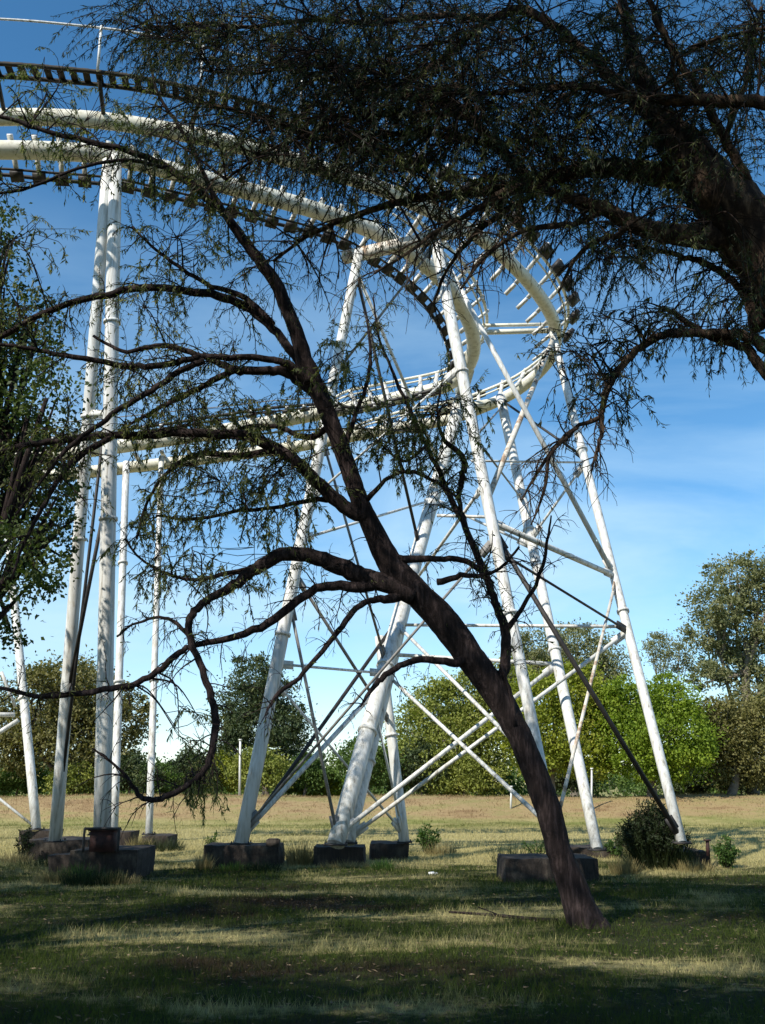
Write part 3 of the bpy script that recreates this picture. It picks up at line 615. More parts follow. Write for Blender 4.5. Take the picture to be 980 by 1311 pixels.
T1.limb([(560, 745, 8.8), (590, 738, 7.0), (615, 736, 6.0), (640, 728, 4.0), (665, 700, 3.0)], yt, yt-.4, n=16, length=.45, t0=.2, leaf=.1, **K)
T1.limb([(470, 640, 8.0), (500, 610, 5.0), (530, 605, 5.0), (560, 618, 4.0), (590, 640, 3.0)], yt, yt-.5, n=20, length=.4, t0=.2, leaf=.35, **K)
T1.limb([(545, 572, 5.0), (520, 590, 4.0), (500, 580, 3.0), (480, 560, 2.0)], yt+.7, yt+.3, n=11, length=.4, t0=.2, leaf=1.2, **K)
T1.limb([(440, 580, 8.0), (455, 530, 6.0), (470, 490, 5.0), (475, 450, 4.0), (470, 410, 2.0)], yt, yt+.5, n=20, length=.45, t0=.2, leaf=.75, **K)
T1.limb([(660, 930, 8.0), (652, 880, 5.0), (640, 850, 4.0)], yt, yt, n=3, length=.3, t0=.2, leaf=.0, **K)
# leafy patches
mb = MB()
lean_blobs = [(300, 520, 70, 28, 1.0), (225, 540, 55, 28, 1), (420, 480, 60, 55, 1.4), (560, 530, 65, 50, 1.3), (490, 550, 50, 35, .7), (350, 640, 70, 40, .9), (255, 625, 55, 45, .9), (300, 720, 80, 30, .55), (190, 700, 45, 45, .5),
              (235, 310, 60, 50, .8), (200, 380, 35, 40, .5), (270, 215, 60, 60, 1.0), (130, 170, 70, 60, .8), (60, 140, 50, 70, .8), (30, 330, 60, 60, .5), (520, 570, 40, 40, .5), (180, 480, 60, 30, .4), (340, 600, 40, 25, .6), (245, 930, 22, 40, .25), (255, 985, 26, 22, .6)]
T1.mass(mb, lean_blobs, yt-.9, yt+.9, 50, .080, .015, nleaf=30, arcs=4, sl=(.25, .5), cdir=(0, 0, -.35))
mb.build('twigs', M['twig'], T1.root); T1.finish()

# ---------------------------------------------------------------- big tree at the right, its trunk outside the frame
b1 = Vector((6.3, 8.4, 0))
T2 = Tree('spreading_tree', b1, 'big dark tree at the right edge whose canopy hangs across the top', 'tree', M['leaf_dark'], M['bark_big'])
def w2p(v, w): # photo pixel of a world point, for the part of the trunk below the frame edge
    d = depth(v); zz = (v.z-EYE)*math.cos(TH)-v.y*math.sin(TH); return (490+v.x/d*F, 655.5-zz/d*F, w)
yr = 8.6
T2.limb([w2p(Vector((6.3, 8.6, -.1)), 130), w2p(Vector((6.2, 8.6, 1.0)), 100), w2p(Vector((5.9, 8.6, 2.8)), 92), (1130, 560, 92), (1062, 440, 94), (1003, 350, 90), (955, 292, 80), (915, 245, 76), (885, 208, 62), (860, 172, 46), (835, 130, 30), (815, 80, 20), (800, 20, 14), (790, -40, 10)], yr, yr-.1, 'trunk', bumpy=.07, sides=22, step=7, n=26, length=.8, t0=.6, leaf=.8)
Q = dict(ll=.065, lw=.0085)
T2.limb([(925, 262, 44), (897, 238, 36), (859, 225, 32), (813, 218, 27), (764, 215, 24), (718, 225, 20), (668, 237, 17), (630, 244, 14), (560, 250, 11), (500, 262, 9), (440, 282, 7), (390, 305, 5), (350, 335, 4)], yr, yr+.9, n=110, length=.75, t0=.25, leaf=.6, sides=14, **Q)
T2.limb([(965, 325, 40), (943, 306, 34), (897, 303, 30), (851, 298, 26), (809, 286, 22), (775, 268, 18), (745, 260, 16), (714, 248, 13), (660, 240, 11), (620, 262, 8), (570, 290, 6), (520, 325, 4), (480, 350, 3)], yr, yr-.6, n=80, length=.65, t0=.25, leaf=.45, sides=14, **Q)
T2.limb([(1060, 150, 22), (980, 132, 17), (912, 129, 15), (844, 126, 13), (794, 122, 12), (745, 111, 9), (699, 113, 7), (630, 120, 5), (570, 118, 4)], yr-1.2, yr-.4, n=70, length=.8, t0=.1, leaf=.9, **Q)
T2.limb([(850, 155, 26), (800, 118, 16), (752, 69, 13), (706, 31, 12), (668, 12, 12), (630, 24, 10), (590, 55, 8), (540, 95, 7), (490, 112, 6), (430, 105, 5), (380, 90, 4)], yr, yr+.6, n=80, length=.9, t0=.1, leaf=1.0, **Q)
T2.limb([(958, 233, 12), (928, 176, 12), (900, 125, 10), (874, 84, 9), (844, 31, 8), (828, -10, 6)], yr-.3, yr-.8, n=30, length=.7, t0=.1, leaf=1.0, **Q)
T2.limb([(928, 176, 8), (950, 120, 7), (965, 60, 6), (975, 10, 5)], yr-.3, yr, n=24, length=.7, t0=.1, leaf=1.0, **Q)
T2.limb([(874, 70, 6), (905, 55, 6), (940, 45, 5), (985, 35, 5)], yr-.6, yr-.9, n=20, length=.6, t0=.1, leaf=1.0, **Q)
T2.limb([(700, 232, 16), (671, 221, 14), (636, 186, 13), (600, 150, 12), (564, 132, 11), (529, 125, 10), (480, 117, 8), (430, 86, 6), (380, 84, 5), (320, 95, 4), (260, 90, 3)], yr+.3, yr+.7, n=95, length=.9, t0=.1, leaf=1.1, **Q)
T2.limb([(640, 190, 10), (600, 178, 9), (550, 170, 8), (490, 172, 7), (430, 180, 6), (370, 165, 5), (300, 140, 4), (240, 130, 3)], yr+.3, yr+1.2, n=95, length=.9, t0=.1, leaf=1.0, **Q)
T2.limb([(718, 225, 10), (680, 250, 9), (640, 275, 8), (600, 310, 6), (570, 350, 4), (555, 390, 3)], yr+.2, yr+.9, n=42, length=.55, t0=.1, leaf=.16, **Q)
T2.limb([(775, 268, 9), (740, 285, 8), (700, 290, 7), (660, 300, 6), (620, 330, 5), (590, 370, 3)], yr-.2, yr-.9, n=42, length=.5, t0=.1, leaf=.16, **Q)
T2.limb([(809, 286, 9), (790, 300, 8), (760, 310, 7), (735, 335, 5), (715, 375, 3)], yr-.4, yr-.2, n=24, length=.45, t0=.1, leaf=.3, **Q)
T2.limb([(600, 150, 8), (540, 145, 7), (470, 150, 6), (400, 170, 5), (340, 195, 4), (290, 230, 3)], yr+.5, yr-.3, n=60, length=.8, t0=.1, leaf=.9, **Q)
T2.limb([(630, 22, 9), (560, 20, 8), (480, 30, 7), (400, 25, 6), (320, 35, 5), (250, 30, 4), (190, 40, 3)], yr+.5, yr+1.2, n=80, length=.9, t0=.1, leaf=1.0, **Q)
# long arching drooping branch
T2.limb([(1130, 560, 40), (1050, 500, 24), (985, 448, 18), (954, 430, 14), (912, 427, 12), (874, 427, 11), (844, 431, 10), (809, 454, 10), (786, 485, 9), (774, 510, 8), (768, 534, 7), (736, 548, 5), (709, 575, 5), (685, 612, 4), (668, 640, 2)], yr, yr-.1, n=46, length=.45, t0=.25, leaf=.35, **Q)
T2.limb([(771, 525, 7), (771, 552, 6), (763, 580, 4), (757, 605, 2)], yr-.1, yr-.2, n=22, length=.4, t0=.1, leaf=.0, **Q)
T2.limb([(740, 547, 5), (705, 583, 4), (697, 630, 4), (680, 672, 2)], yr-.1, yr-.3, n=16, length=.35, t0=.2, leaf=.0, **Q)
T2.limb([(1100, 540, 26), (1020, 510, 18), (976, 472, 14), (958, 447, 12), (928, 437, 11), (897, 424, 9), (870, 406, 7), (847, 393, 5)], yr+.1, yr, n=14, length=.4, t0=.4, leaf=.3, **Q)
T2.limb([(972, 420, 24), (955, 380, 12), (925, 350, 9), (900, 336, 8), (870, 328, 7), (838, 320, 6), (820, 322, 4)], yr, yr+.4, n=32, length=.5, t0=.2, leaf=.8, **Q)
T2.limb([(1040, 440, 16), (1000, 420, 13), (965, 385, 12), (950, 340, 10)], yr+.4, yr+.5, n=24, length=.5, t0=.0, leaf=.7, **Q)
mb = MB()
top = [(200, 25, 70, 36, 1.6), (285, 45, 85, 46, 2.0), (235, 175, 50, 36, .5), (390, 60, 80, 62, 2.5), (350, 175, 60, 34, 1.1), (470, 60, 90, 80, 2.4), (450, 150, 90, 60, 2.0), (560, 50, 90, 70, 2.2), (560, 150, 80, 55, 1.5), (430, 215, 70, 30, .55),
       (510, 205, 90, 30, .7), (660, 60, 80, 70, 1.8), (640, 160, 60, 50, 1.0), (690, 200, 70, 50, 1.7), (740, 160, 80, 60, 2.0), (750, 60, 70, 60, 1.5), (830, 60, 70, 60, 1.5), (830, 170, 70, 50, 1.8), (900, 100, 70, 70, 1.1), (930, 190, 60, 50, 1.1),
       (960, 40, 40, 50, 1.0), (620, 245, 70, 26, .6), (735, 240, 56, 20, .7), (805, 295, 44, 28, .9), (790, 332, 30, 20, .4), (865, 262, 56, 24, .7), (430, 215, 60, 20, .2), (930, 390, 45, 45, .55), (880, 400, 30, 30, .35), (960, 330, 40, 70, 1.0), (900, 260, 50, 40, 1.0)]
T2.mass(mb, top, yr-1.0, yr+1.6, 56, .068, .0090, nleaf=44, arcs=6, sl=(.35, .8), cdir=(-.35, 0, -.2))
pend = [(770, 430, 50, 40, .9), (740, 470, 40, 45, .8), (790, 465, 40, 30, .5), (830, 400, 30, 20, .25), (790, 505, 40, 30, .35)]
T2.mass(mb, pend, yr-.5, yr+.4, 40, .07, .013, nleaf=16, arcs=5, sl=(.2, .45), cdir=(0, 0, -.2))
mb.build('twigs', M['twig'], T2.root); T2.finish()

# ---------------------------------------------------------------- leafy crowns
def crown(lumps, n, size, flat=.2, clump=.35, shell=.55, asp=.5):
    """leaf faces gathered in clumps through lumps = [(centre, rx, ry, rz)]"""
    vol = np.array([l[1]*l[3] for l in lumps]); vol = vol/vol.sum(); Ps = []; Ds = []
    for (c, rx, ry, rz), w in zip(lumps, vol):
        m = max(4, int(n*w)); nc = max(6, m//44); u = unit(rng.normal(size=(nc, 3))); rr = (shell+(1-shell)*rng.random(nc))**.7
        cc = np.array(c)+u*np.array((rx, ry, rz))*(rr*rng.uniform(.86, 1.14, nc))[:, None]
        k = rng.integers(0, nc, m); sg = clump*min(rx, rz)*(.5+rng.random(nc)); off = rng.normal(size=(m, 3))*sg[k][:, None]*np.array((1, 1, .62))
        Ps.append(cc[k]+off); Ds.append(unit(u[k]*.6+rng.normal(size=(m, 3))*.9+np.array((0, 0, -.25))))
    p = np.vstack(Ps); d = np.vstack(Ds); s = size*rng.uniform(.55, 1.35, len(p)); return leaves(p, d, s, s*asp, flat)
def grown_tree(name, label, cat, base, lumps_px, Yc, n, size, lm, bm='barkgrey', tw=.22, yd=.9, group=None, clump=.30, asp=.55, limbs=True, lean=None, barer=False):
    root = empty(name, base); tag(root, label, cat, group); lumps = []
    for (px, py, rx, ry) in lumps_px:
        yy = Yc+rng.uniform(-1, 1)*yd; c = P(px, py, yy); k = depth(c)/F; lumps.append((tuple(c), rx*k, max(rx, ry)*k*.9, ry*k))
    for l in list(lumps):
        for _ in range(4):
            u_ = rvec(); lumps.append((tuple(np.array(l[0])+u_*np.array((l[1], l[2], l[3]))*.95), l[1]*.38, l[2]*.38, l[3]*.36))
    main = lumps[:len(lumps_px)]
    hi = max(l[0][2] for l in lumps); cx = sum(l[0][0] for l in lumps)/len(lumps); cy = sum(l[0][1] for l in lumps)/len(lumps)
    bz = base[2]-.1; tp = (cx*.7+base[0]*.3, cy, bz+(hi-bz)*.62)
    if lean: tp = lean
    mb = MB(); C = spline([(base[0], base[1], bz), ((base[0]*2+tp[0])/3+rng.uniform(-.2, .2), base[1], bz+(tp[2]-bz)*.35), tp], 7); mb.tube(C, np.linspace(tw, tw*.4, len(C)), 9, bumpy=.05)
    t_ = mb.build('trunk', M[bm], root)
    if limbs:
        mb = MB()
        for c, rx, ry, rz in main:
            c = np.array(c); j = rng.integers(len(C)//3, len(C)); s_ = C[j]; m_ = (s_+c)/2+rvec()*.25*rx+np.array((0, 0, -.1*rz)); A_ = spline([s_, m_, c], 5); mb.tube(A_, np.linspace(tw*.42, tw*.12, len(A_)), 6)
            for _ in range(4):
                e = c+rvec()*np.array((rx, ry, rz))*.8; A2 = spline([A_[6], (A_[6]+e)/2+rvec()*.15*rx, e], 4); mb.tube(A2, np.linspace(tw*.2, tw*.05, len(A2)), 5)
        mb.build('limbs', M[bm], root)
    if base[1] > 40: n = int(n*2.1); size *= .66
    V, Fc = crown(lumps, n, size, clump=clump, asp=asp); mesh_from_arrays('crown', V, Fc, M[lm], root); return root
def gp(px, Y): 
    p = P(px, 1010, Y); return (p.x, Y, float(gz(p.x, Y)))
# left middle-distance broadleaf tree
grown_tree('broadleaf_tree', 'bushy green broadleaf tree filling the left edge behind the leaning branches', 'tree', gp(-115, 15.5),
           [(0, 400, 55, 50), (45, 440, 40, 45), (60, 510, 38, 45), (10, 510, 50, 50), (-40, 460, 60, 80), (20, 600, 48, 60), (45, 660, 38, 45), (-30, 620, 60, 70), (15, 720, 52, 45), (60, 725, 26, 32), (-10, 790, 40, 45), (30, 580, 45, 40), (-60, 330, 60, 70), (-5, 300, 26, 34), (80, 650, 22, 60)],
           15.8, 22000, .085, 'leaf_broad', 'bark', .3, .9, clump=.42, asp=.6)
BG = 'trees beyond the grassy bank'
grown_tree('rounded_tree', 'brownish green rounded tree at the far left behind the coaster legs', 'tree', gp(70, 50), [(45, 905, 55, 45), (115, 890, 52, 38), (10, 940, 45, 42), (85, 945, 60, 45), (155, 920, 32, 34), (140, 965, 35, 30), (80, 868, 45, 24)], 50, 20000, .26, 'b_brown', tw=.3, group=BG)
grown_tree('conical_tree', 'dark green upright tree standing alone between the left and centre legs', 'tree', gp(345, 52), [(325, 868, 30, 22), (310, 900, 28, 26), (345, 895, 28, 26), (330, 930, 44, 22), (372, 930, 22, 22), (360, 955, 34, 18), (300, 945, 18, 20)], 52, 15000, .22, 'b_pine', tw=.22, yd=.6, group=BG, clump=.36)
for i, (px, py, rx, ry, m_, lb) in enumerate([(205, 995, 26, 16, 'b_green', 'low green bush in a gap just right of the thin white legs'), (245, 985, 28, 24, 'b_pine', 'dark bush behind the drooping branch tip'), (285, 985, 26, 26, 'b_yellow', 'yellowish bush beside a thin white pole'),
        (335, 985, 36, 26, 'b_olive', 'olive bush at the foot of the dark upright tree'), (395, 990, 30, 22, 'b_green', 'green bush behind the crossing braces'), (415, 1005, 34, 14, 'b_bright', 'bright low shrub on the bank between the centre legs'),
        (470, 975, 36, 34, 'b_green', 'tall green bush behind the doubled centre leg'), (535, 985, 36, 32, 'b_pine', 'dark green bush right of the doubled centre leg'), (25, 995, 40, 20, 'b_green', 'green bush at the left edge of the bank'), (170, 990, 34, 22, 'b_pine', 'dark bush behind the two tall left columns'),
        (950, 990, 40, 24, 'b_brown', 'brown bush at the right edge of the bank'), (720, 985, 40, 26, 'b_pine', 'dark bush below the yellow green tree'), (100, 1000, 36, 20, 'b_olive', 'olive bush under the rounded brownish tree'),
        (600, 995, 46, 26, 'b_olive', 'dull olive bush left of the leaning trunk'), (880, 995, 34, 20, 'b_pine', 'small dark bush beyond the farthest right leg')]):
    grown_tree('background_bush', lb, 'bush', gp(px, 49+(i % 3)*1.4), [(px-rx*.45, py+3, rx*.6, ry*.8), (px+rx*.45, py+5, rx*.6, ry*.7), (px, py-ry*.3, rx*.55, ry*.75)], 49+(i % 3)*1.4, 5200, .20, m_, tw=.08, yd=.4, group='bushes along the bank top')
grown_tree('olive_tree', 'wide olive green tree behind the centre of the lattice', 'tree', gp(585, 52), [(560, 905, 36, 34), (600, 895, 36, 34), (535, 940, 34, 36), (590, 945, 44, 36), (640, 900, 34, 36), (520, 975, 30, 28), (620, 960, 34, 34), (650, 870, 24, 26), (560, 985, 50, 24)], 52, 22000, .24, 'b_olive', tw=.3, group=BG)
grown_tree('yellow_green_tree', 'yellow green tree seen between the leaning trunk and the right legs', 'tree', gp(705, 47), [(690, 890, 34, 30), (735, 885, 36, 30), (665, 925, 32, 32), (710, 935, 42, 34), (760, 925, 34, 34), (690, 968, 34, 24), (748, 968, 34, 26), (720, 866, 24, 16)], 47, 20000, .22, 'b_yellow', tw=.25, group=BG)
grown_tree('bright_green_tree', 'bright green rounded tree behind the farthest right leg', 'tree', gp(835, 46), [(810, 895, 34, 26), (850, 900, 36, 28), (795, 935, 32, 32), (840, 945, 42, 34), (885, 940, 24, 36), (815, 975, 34, 22), (865, 978, 34, 24), (775, 905, 26, 28)], 46, 22000, .22, 'b_bright', tw=.25, group=BG)
grown_tree('grey_green_tree', 'grey green open crown rising behind the yellow green tree', 'tree', gp(735, 64), [(690, 830, 36, 22), (740, 820, 36, 20), (780, 850, 26, 24), (710, 855, 36, 24), (670, 855, 26, 22), (755, 865, 36, 22)], 64, 12000, .26, 'b_gum', tw=.3, group=BG, clump=.36)
grown_tree('tall_gum_tree', 'tall pale gum tree at the right edge with open crown', 'tree', gp(965, 50), [(945, 735, 34, 24), (975, 760, 34, 34), (915, 775, 32, 28), (905, 810, 26, 26), (950, 815, 36, 28), (930, 850, 34, 24), (985, 850, 34, 34), (1020, 780, 36, 50), (905, 865, 22, 18), (1010, 720, 34, 26), (960, 895, 30, 26)], 50, 24000, .22, 'b_gum', tw=.32, group=BG, clump=.26)
grown_tree('wispy_tree', 'thin wispy tree standing just left of the tall gum', 'tree', gp(862, 58), [(845, 822, 18, 10), (870, 832, 16, 14), (850, 845, 14, 12), (878, 858, 14, 12), (835, 830, 9, 7)], 58, 2400, .18, 'b_gum', tw=.14, group=BG, clump=.5)
grown_tree('dull_olive_tree', 'dull olive tree low at the right below the tall gum', 'tree', gp(935, 47), [(915, 920, 24, 30), (945, 935, 34, 34), (980, 930, 34, 40), (925, 965, 34, 32), (970, 975, 40, 32)], 47, 15000, .22, 'b_brown', tw=.24, group=BG)  # dull olive brown is the crown's own leaf colour
# far treeline: reads as one mass
Vs = []; Fs = []; nn = 0; lumps = []
for i in range(150):
    px = -260+i*10+rng.uniform(-5, 5); Yy = rng.uniform(85, 110); c = P(px, 990+rng.uniform(-4, 12), Yy); lumps.append((tuple(c), 2.2, 2.2, rng.uniform(1.2, 2.0)))
V, Fc = crown(lumps, 26000, .5); lump2 = []
for i in range(120):
    px = -150+i*10.5+rng.uniform(-5, 5); Yy = rng.uniform(54, 60); c = P(px, 1006+rng.uniform(-7, 5), Yy); lump2.append((tuple(c), rng.uniform(.5, 1.1), .7, rng.uniform(.5, 1.0)))
V2, F2 = crown(lump2, 24000, .22); tag(mesh_from_arrays('bank_scrub', V2, F2, M['b_green'], smooth=False), 'low dense scrub running behind the whole grassy bank', 'scrub', kind='stuff')
tag(mesh_from_arrays('distant_treeline', V, Fc, M['b_pine']), 'far dark treeline low along the horizon', 'treeline', kind='stuff')
# unseen trees added outside the frame, crowns shaped to shade the lawn and legs (overhead and to the left)
def shade_tree(name, base, lumps, n, label, size=.17, r=.3):
    root = empty(name, base); tag(root, label, 'tree', 'unseen shade trees around the photographer')
    mb = MB(); tp = (np.mean([l[0][0] for l in lumps]), np.mean([l[0][1] for l in lumps]), np.mean([l[0][2] for l in lumps])-1)
    C = spline([(base[0], base[1], -.1), ((base[0]*2+tp[0])/3, (base[1]*2+tp[1])/3, tp[2]*.4), tp], 7); mb.tube(C, np.linspace(r, r*.4, len(C)), 10, bumpy=.05); mb.build('trunk', M['bark_big'], root)
    mb = MB()
    for c, rx, ry, rz in lumps:
        A_ = spline([C[10], (C[10]+np.array(c))/2+rvec()*.5, c], 5); mb.tube(A_, np.linspace(r*.4, r*.1, len(A_)), 7)
    mb.build('limbs', M['bark_big'], root)
    V, Fc = crown(lumps, n, size, clump=.34); q4 = V.reshape(-1, 4, 3); c4 = q4.mean(1)      # leaves in view are cut away so the crown only casts shade
    dd = c4[:, 1]*math.cos(TH)+(c4[:, 2]-EYE)*math.sin(TH); vv = ((c4[:, 2]-EYE)*math.cos(TH)-c4[:, 1]*math.sin(TH))/np.maximum(dd, .01); uu = c4[:, 0]/np.maximum(dd, .01)
    ok = ~((dd > 0) & (abs(uu) < .41) & (abs(vv) < .545)); q4 = q4[ok]
    mesh_from_arrays('crown', q4.reshape(-1, 3), np.arange(len(q4)*4).reshape(-1, 4), M['leaf_dark'], root)
shade_tree('shade_tree', (-8.5, 5.0, 0), [((-7.5, 5.5, 10.5), 2.6, 2.6, 1.6), ((-5.2, 7.5, 11.8), 2.2, 2.2, 1.3), ((-9.5, 8.0, 10.0), 2.2, 2.4, 1.5), ((-11, 5.5, 9.5), 2.2, 2.4, 1.4), ((-11.2, 10.5, 9.0), 2.0, 2.4, 1.5)], 9500, 'unseen tall tree left of the photographer, added to shade the lawn')
shade_tree('shade_tree', (-2.5, -3.0, 0), [((-3.2, 0.5, 9.8), 2.6, 2.2, 1.4), ((-1.2, 2.5, 10.6), 2.3, 2.0, 1.2), ((-6.4, .5, 9.5), 2.2, 1.9, 1.2), ((-9.6, .5, 9.5), 2.3, 1.9, 1.2), ((-3.4, .1, 9.2), 2.3, 1.9, 1.3), ((-8, .3, 9.0), 1.8, 1.7, 1.0), ((-5, .2, 9.0), 1.8, 1.7, 1.0), ((.8, .4, 9.6), 2.0, 2.0, 1.2), ((-2.2, 5.4, 13.2), 2.8, 2.3, 1.2), ((.8, 5.0, 12.6), 2.4, 2.2, 1.2), ((-5.2, -1.4, 8.8), 2.5, 2.0, 1.3), ((-1.0, -1.6, 9.0), 2.5, 2.0, 1.3)], 46000, 'unseen tall tree behind the photographer, crown added overhead for shade')

shade_tree('shade_tree', (-13.5, 11.5, 0), [((-11.2, 14.0, 8.6), 2.3, 2.2, 1.7), ((-13.2, 12.0, 9.6), 2.5, 2.4, 1.6), ((-14.5, 14.5, 8.6), 2.3, 2.3, 1.7), ((-11.5, 11.0, 7.2), 2.0, 2.0, 1.5), ((-10.2, 16.6, 7.0), 1.7, 1.6, 1.3), ((-12, 16.5, 6.0), 2.0, 2.0, 1.4), ((-10.4, 14.0, 5.4), 1.6, 1.8, 1.3)], 9000, 'unseen tall tree beyond the left edge, added to shade the coaster legs')

# ---------------------------------------------------------------- undergrowth
def tuft(name, label, cat, px, py, hpx, wpx, n, lm, group=None, lean=.35, wd=.010, z=0.0):
    g = G(px, py); k = depth(g)/F; h = hpx*k; w = wpx*k/2
    a = rng.random(n)*6.283; q = np.sqrt(rng.random(n)); b = np.stack([g.x+w*q*np.cos(a), g.y+w*.7*q*np.sin(a), np.full(n, z-.02)], 1)
    hh = h*rng.uniform(.45, 1.1, n)*(1-.35*q); out = np.stack([np.cos(a)*q*lean, np.sin(a)*q*lean, np.ones(n)], 1); d = unit(out+rng.normal(size=(n, 3))*.16)
    aa = rng.random(n)*6.283; s_ = np.stack([np.cos(aa), np.sin(aa), 0*aa], 1)*wd/2; m1 = b+d*(hh*.55)[:, None]; tp = b+d*hh[:, None]+np.stack([out[:, 0], out[:, 1], -.6*np.ones(n)], 1)*(hh*.16)[:, None]
    V = np.stack([b-s_, b+s_, m1+s_*.8, m1-s_*.8, tp], 1).reshape(-1, 3); i = np.arange(n)[:, None]*5
    V2 = V; F1 = i+np.array([0, 1, 2, 3]); F2 = i+np.array([3, 2, 4, 4]); mb = MB(); mb.add(V2, np.vstack([F1, F2])); o_ = mb.build(name, M[lm], None, False); tag(o_, label, cat, group); return g, k
def bush(name, label, px, py, hpx, wpx, n, lm, cat='bush', size=.09, asp=.4, group=None):
    g = G(px, py); k = depth(g)/F; h = hpx*k; w = wpx*k/2; root = empty(name, g); tag(root, label, cat, group); mb = MB(); LP = []; LD = []
    ns = max(6, n//60)
    for _ in range(ns):
        a = rng.random()*6.283; q = math.sqrt(rng.random()); e = np.array((g.x+w*q*math.cos(a), g.y+w*q*.8*math.sin(a), h*(1-.5*q*q)*rng.uniform(.65, 1.05))); b = np.array((g.x+.25*w*q*math.cos(a), g.y+.25*w*q*math.sin(a), -.02))
        C = spline([b, (b+e)/2+np.array((0, 0, .12*h))+rvec()*.06*w, e], 4); mb.tube(C, np.linspace(.010, .003, len(C)), 4, cap=False); m_ = n//ns; t = (.2+.8*rng.random(m_))*(len(C)-1); i = np.minimum(t.astype(int), len(C)-2)
        LP.append(C[i]+rng.normal(size=(m_, 3))*.05*max(w, .3)); LD.append(unit(rng.normal(size=(m_, 3))+np.array((0, 0, .35))))
    mb.build('stems', M['bark'], root); p = np.vstack(LP); p[:, 2] = np.maximum(p[:, 2], .01); s_ = size*rng.uniform(.6, 1.3, len(p)); V, Fc = leaves(p, np.vstack(LD), s_, s_*asp); mesh_from_arrays('foliage', V, Fc, M[lm], root)
bush('dark_bush', 'large dark bush at the foot of the far right leg', 838, 1113, 88, 100, 14000, 'darkweed', size=.09, asp=.25)
tuft('reed_clump', 'upright dark grass growing through the big dark bush', 'grass clump', 845, 1113, 75, 80, 900, 'darkweed', lean=.5)
bush('young_sapling', 'light green sapling right of the last concrete block', 932, 1112, 44, 40, 1300, 'weed', 'sapling', .07, .4)
bush('green_weed', 'fresh green weed standing in the open grass right of centre legs', 548, 1092, 42, 36, 1500, 'weed', 'weed', .06, .5)
bush('green_weed', 'small weed between the leaning trunk and the black block edge', 790, 1100, 34, 36, 900, 'weed', 'weed', .06, .4)
bush('green_weed', 'weed growing up behind the long block left of centre', 272, 1098, 36, 26, 600, 'weed', 'weed', .05, .4)
bush('green_weed', 'dark weed at the left end of the leftmost block', 30, 1104, 50, 26, 900, 'darkweed', 'weed', .06, .4)
bush('green_weed', 'weed sprouting behind the nearest black block beside the trunk', 690, 1100, 30, 60, 900, 'weed', 'weed', .05, .35)
GT = 'grass tufts around the concrete blocks'
for px, py, h, w, n, m_, lb in [(385, 1108, 46, 30, 420, 'straw', 'tall dry grass between the long block and the centre block'), (100, 1128, 34, 46, 420, 'weed', 'green grass tuft before the block with the rusted box'), (150, 1132, 24, 60, 420, 'straw', 'dry tuft at the foot of the rusted box block'),
        (70, 1130, 26, 50, 380, 'straw', 'dry tuft at the left before the leftmost block'), (205, 1090, 28, 60, 500, 'darkweed', 'dark tuft over the small weedy block'), (178, 1090, 30, 30, 300, 'straw', 'pale tuft left of the small weedy block'), (262, 1112, 30, 20, 220, 'straw', 'dry tuft at the left corner of the long block'),
        (490, 1116, 26, 26, 260, 'weed', 'green tuft by the corner of the centre block'), (300, 1113, 16, 40, 220, 'weed', 'short tuft in front of the long block'), (800, 1118, 30, 40, 350, 'straw', 'dry tuft left of the big dark bush'), (890, 1117, 26, 50, 350, 'straw', 'pale tuft in front of the rightmost block'),
        (565, 1094, 26, 40, 260, 'straw', 'pale tuft around the fresh green weed'), (440, 1112, 18, 60, 260, 'straw', 'short straw tuft before the centre block'), (655, 1105, 44, 50, 130, 'darkweed', 'thin tall stalks left of the nearest black block'), (20, 1106, 26, 40, 300, 'straw', 'pale tuft at the left edge'), (120, 1132, 34, 80, 620, 'darkweed', 'dark weedy grass along the front of the rusted box block'), (60, 1112, 26, 70, 420, 'darkweed', 'dark grass along the front of the leftmost block'),
        (335, 1114, 20, 50, 260, 'darkweed', 'dark grass at the right end of the long block'), (710, 1134, 16, 120, 380, 'darkweed', 'short dark grass along the foot of the nearest black block')]:
    tuft('grass_tuft', lb, 'grass tuft', px, py, h, w, n, m_, GT)
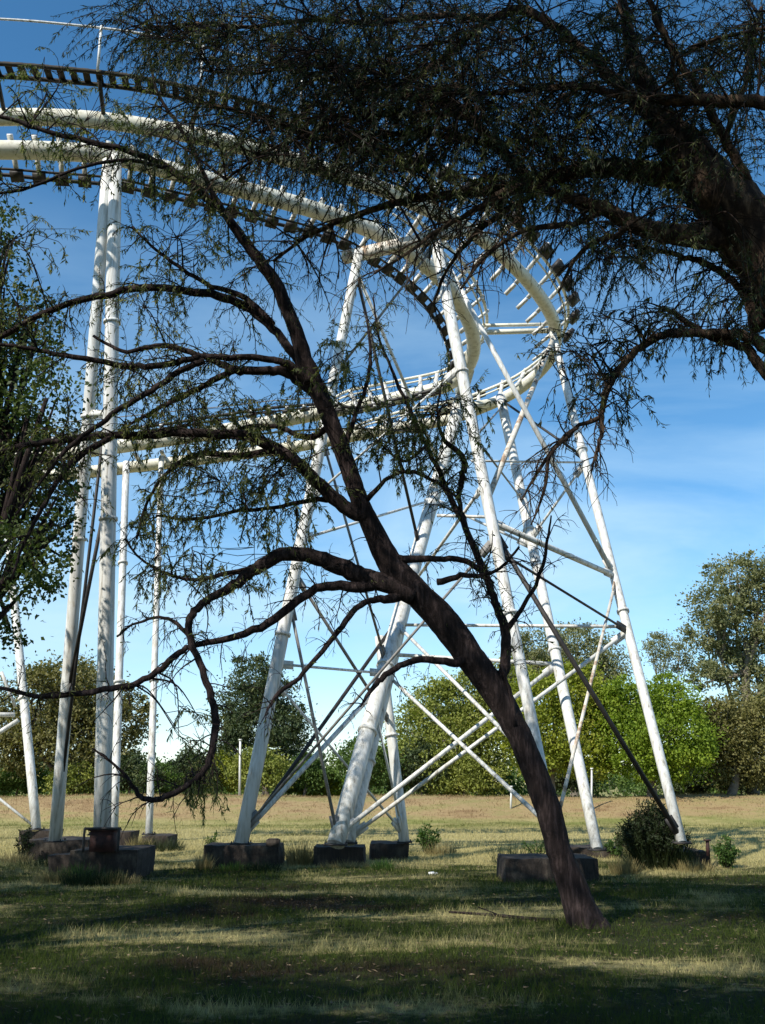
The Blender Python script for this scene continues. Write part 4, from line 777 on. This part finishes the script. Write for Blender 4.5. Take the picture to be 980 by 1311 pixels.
# fallen leaves and bark flakes
n = 6000; y = 7+15*rng.random(n); x = (rng.random(n)*2-1)*(y*.42+1); p = np.stack([x, y, gz(x, y)+.012+.03*rng.random(n)], 1); d = unit(rng.normal(size=(n, 3))*np.array((1, 1, .25)))
V, Fc = leaves(p, d, rng.uniform(.03, .07, n), rng.uniform(.006, .015, n)); tag(mesh_from_arrays('leaf_litter', V, Fc, M['wood_litter']), 'fallen brown leaves and bark flakes scattered over the shaded lawn', 'leaf litter', kind='stuff')
# fallen stick and litter
a = G(575, 1173); b = G(715, 1184); mb = MB(); mb.tube(spline([a+Vector((0, 0, .05)), a.lerp(b, .4)+Vector((0, .1, .04)), a.lerp(b, .7)+Vector((0, -.06, .05)), b+Vector((0, 0, .04))], 5), np.linspace(.012, .03, 16), 7, bumpy=.06)
mb.tube([a.lerp(b, .5)+Vector((0, 0, .05)), a.lerp(b, .3)+Vector((0, .3, .10))], .008, 5)
tag(mb.build('fallen_branch', M['bark']), 'thin dead branch lying in the grass left of the trunk base', 'branch')
a = G(553, 1121); mb = MB(); mb.box(a+Vector((0, 0, .04)), (.9, .3, .1), (-.3, .9, .2), (0, -.2, 1), .055, .04, .015); mb.box(a+Vector((.07, .03, .03)), (.6, .6, .2), (-.6, .7, .1), (0, -.2, 1), .04, .03, .012)
tag(mb.build('paper_scrap', M['litter'], None, False), 'white crumpled paper scrap on the shaded grass', 'litter')
# thin poles beyond the bank
for px, y0, y1, Y_, w, lb in [(243, 1012, 950, 60, 2.4, 'thin pale pole above the dark bush, left of the long block'), (307, 1022, 948, 46, 3.4, 'thin white pole on the bank beside the yellowish bush'), (253, 1016, 975, 50, 3.2, 'short white marker pole behind the branch tip'), (654, 1030, 1008, 44, 3, 'short white stake on the bank left of the trunk'), (757, 1028, 985, 44, 3, 'short white post on the bank behind the near right leg')]:
    a = P(px, y0, Y_); b = P(px+1, y1, Y_); r_ = w/2/F*depth(a); mb = MB(); mb.tube([Vector((a.x, a.y, float(gz(a.x, a.y))-.1)), b], [r_, r_*.8], 7); mb.tube([b, b+Vector((0, 0, .06))], r_*1.4, 7)
    tag(mb.build('white_pole', M['paint']), lb, 'pole', 'thin poles beyond the coaster')
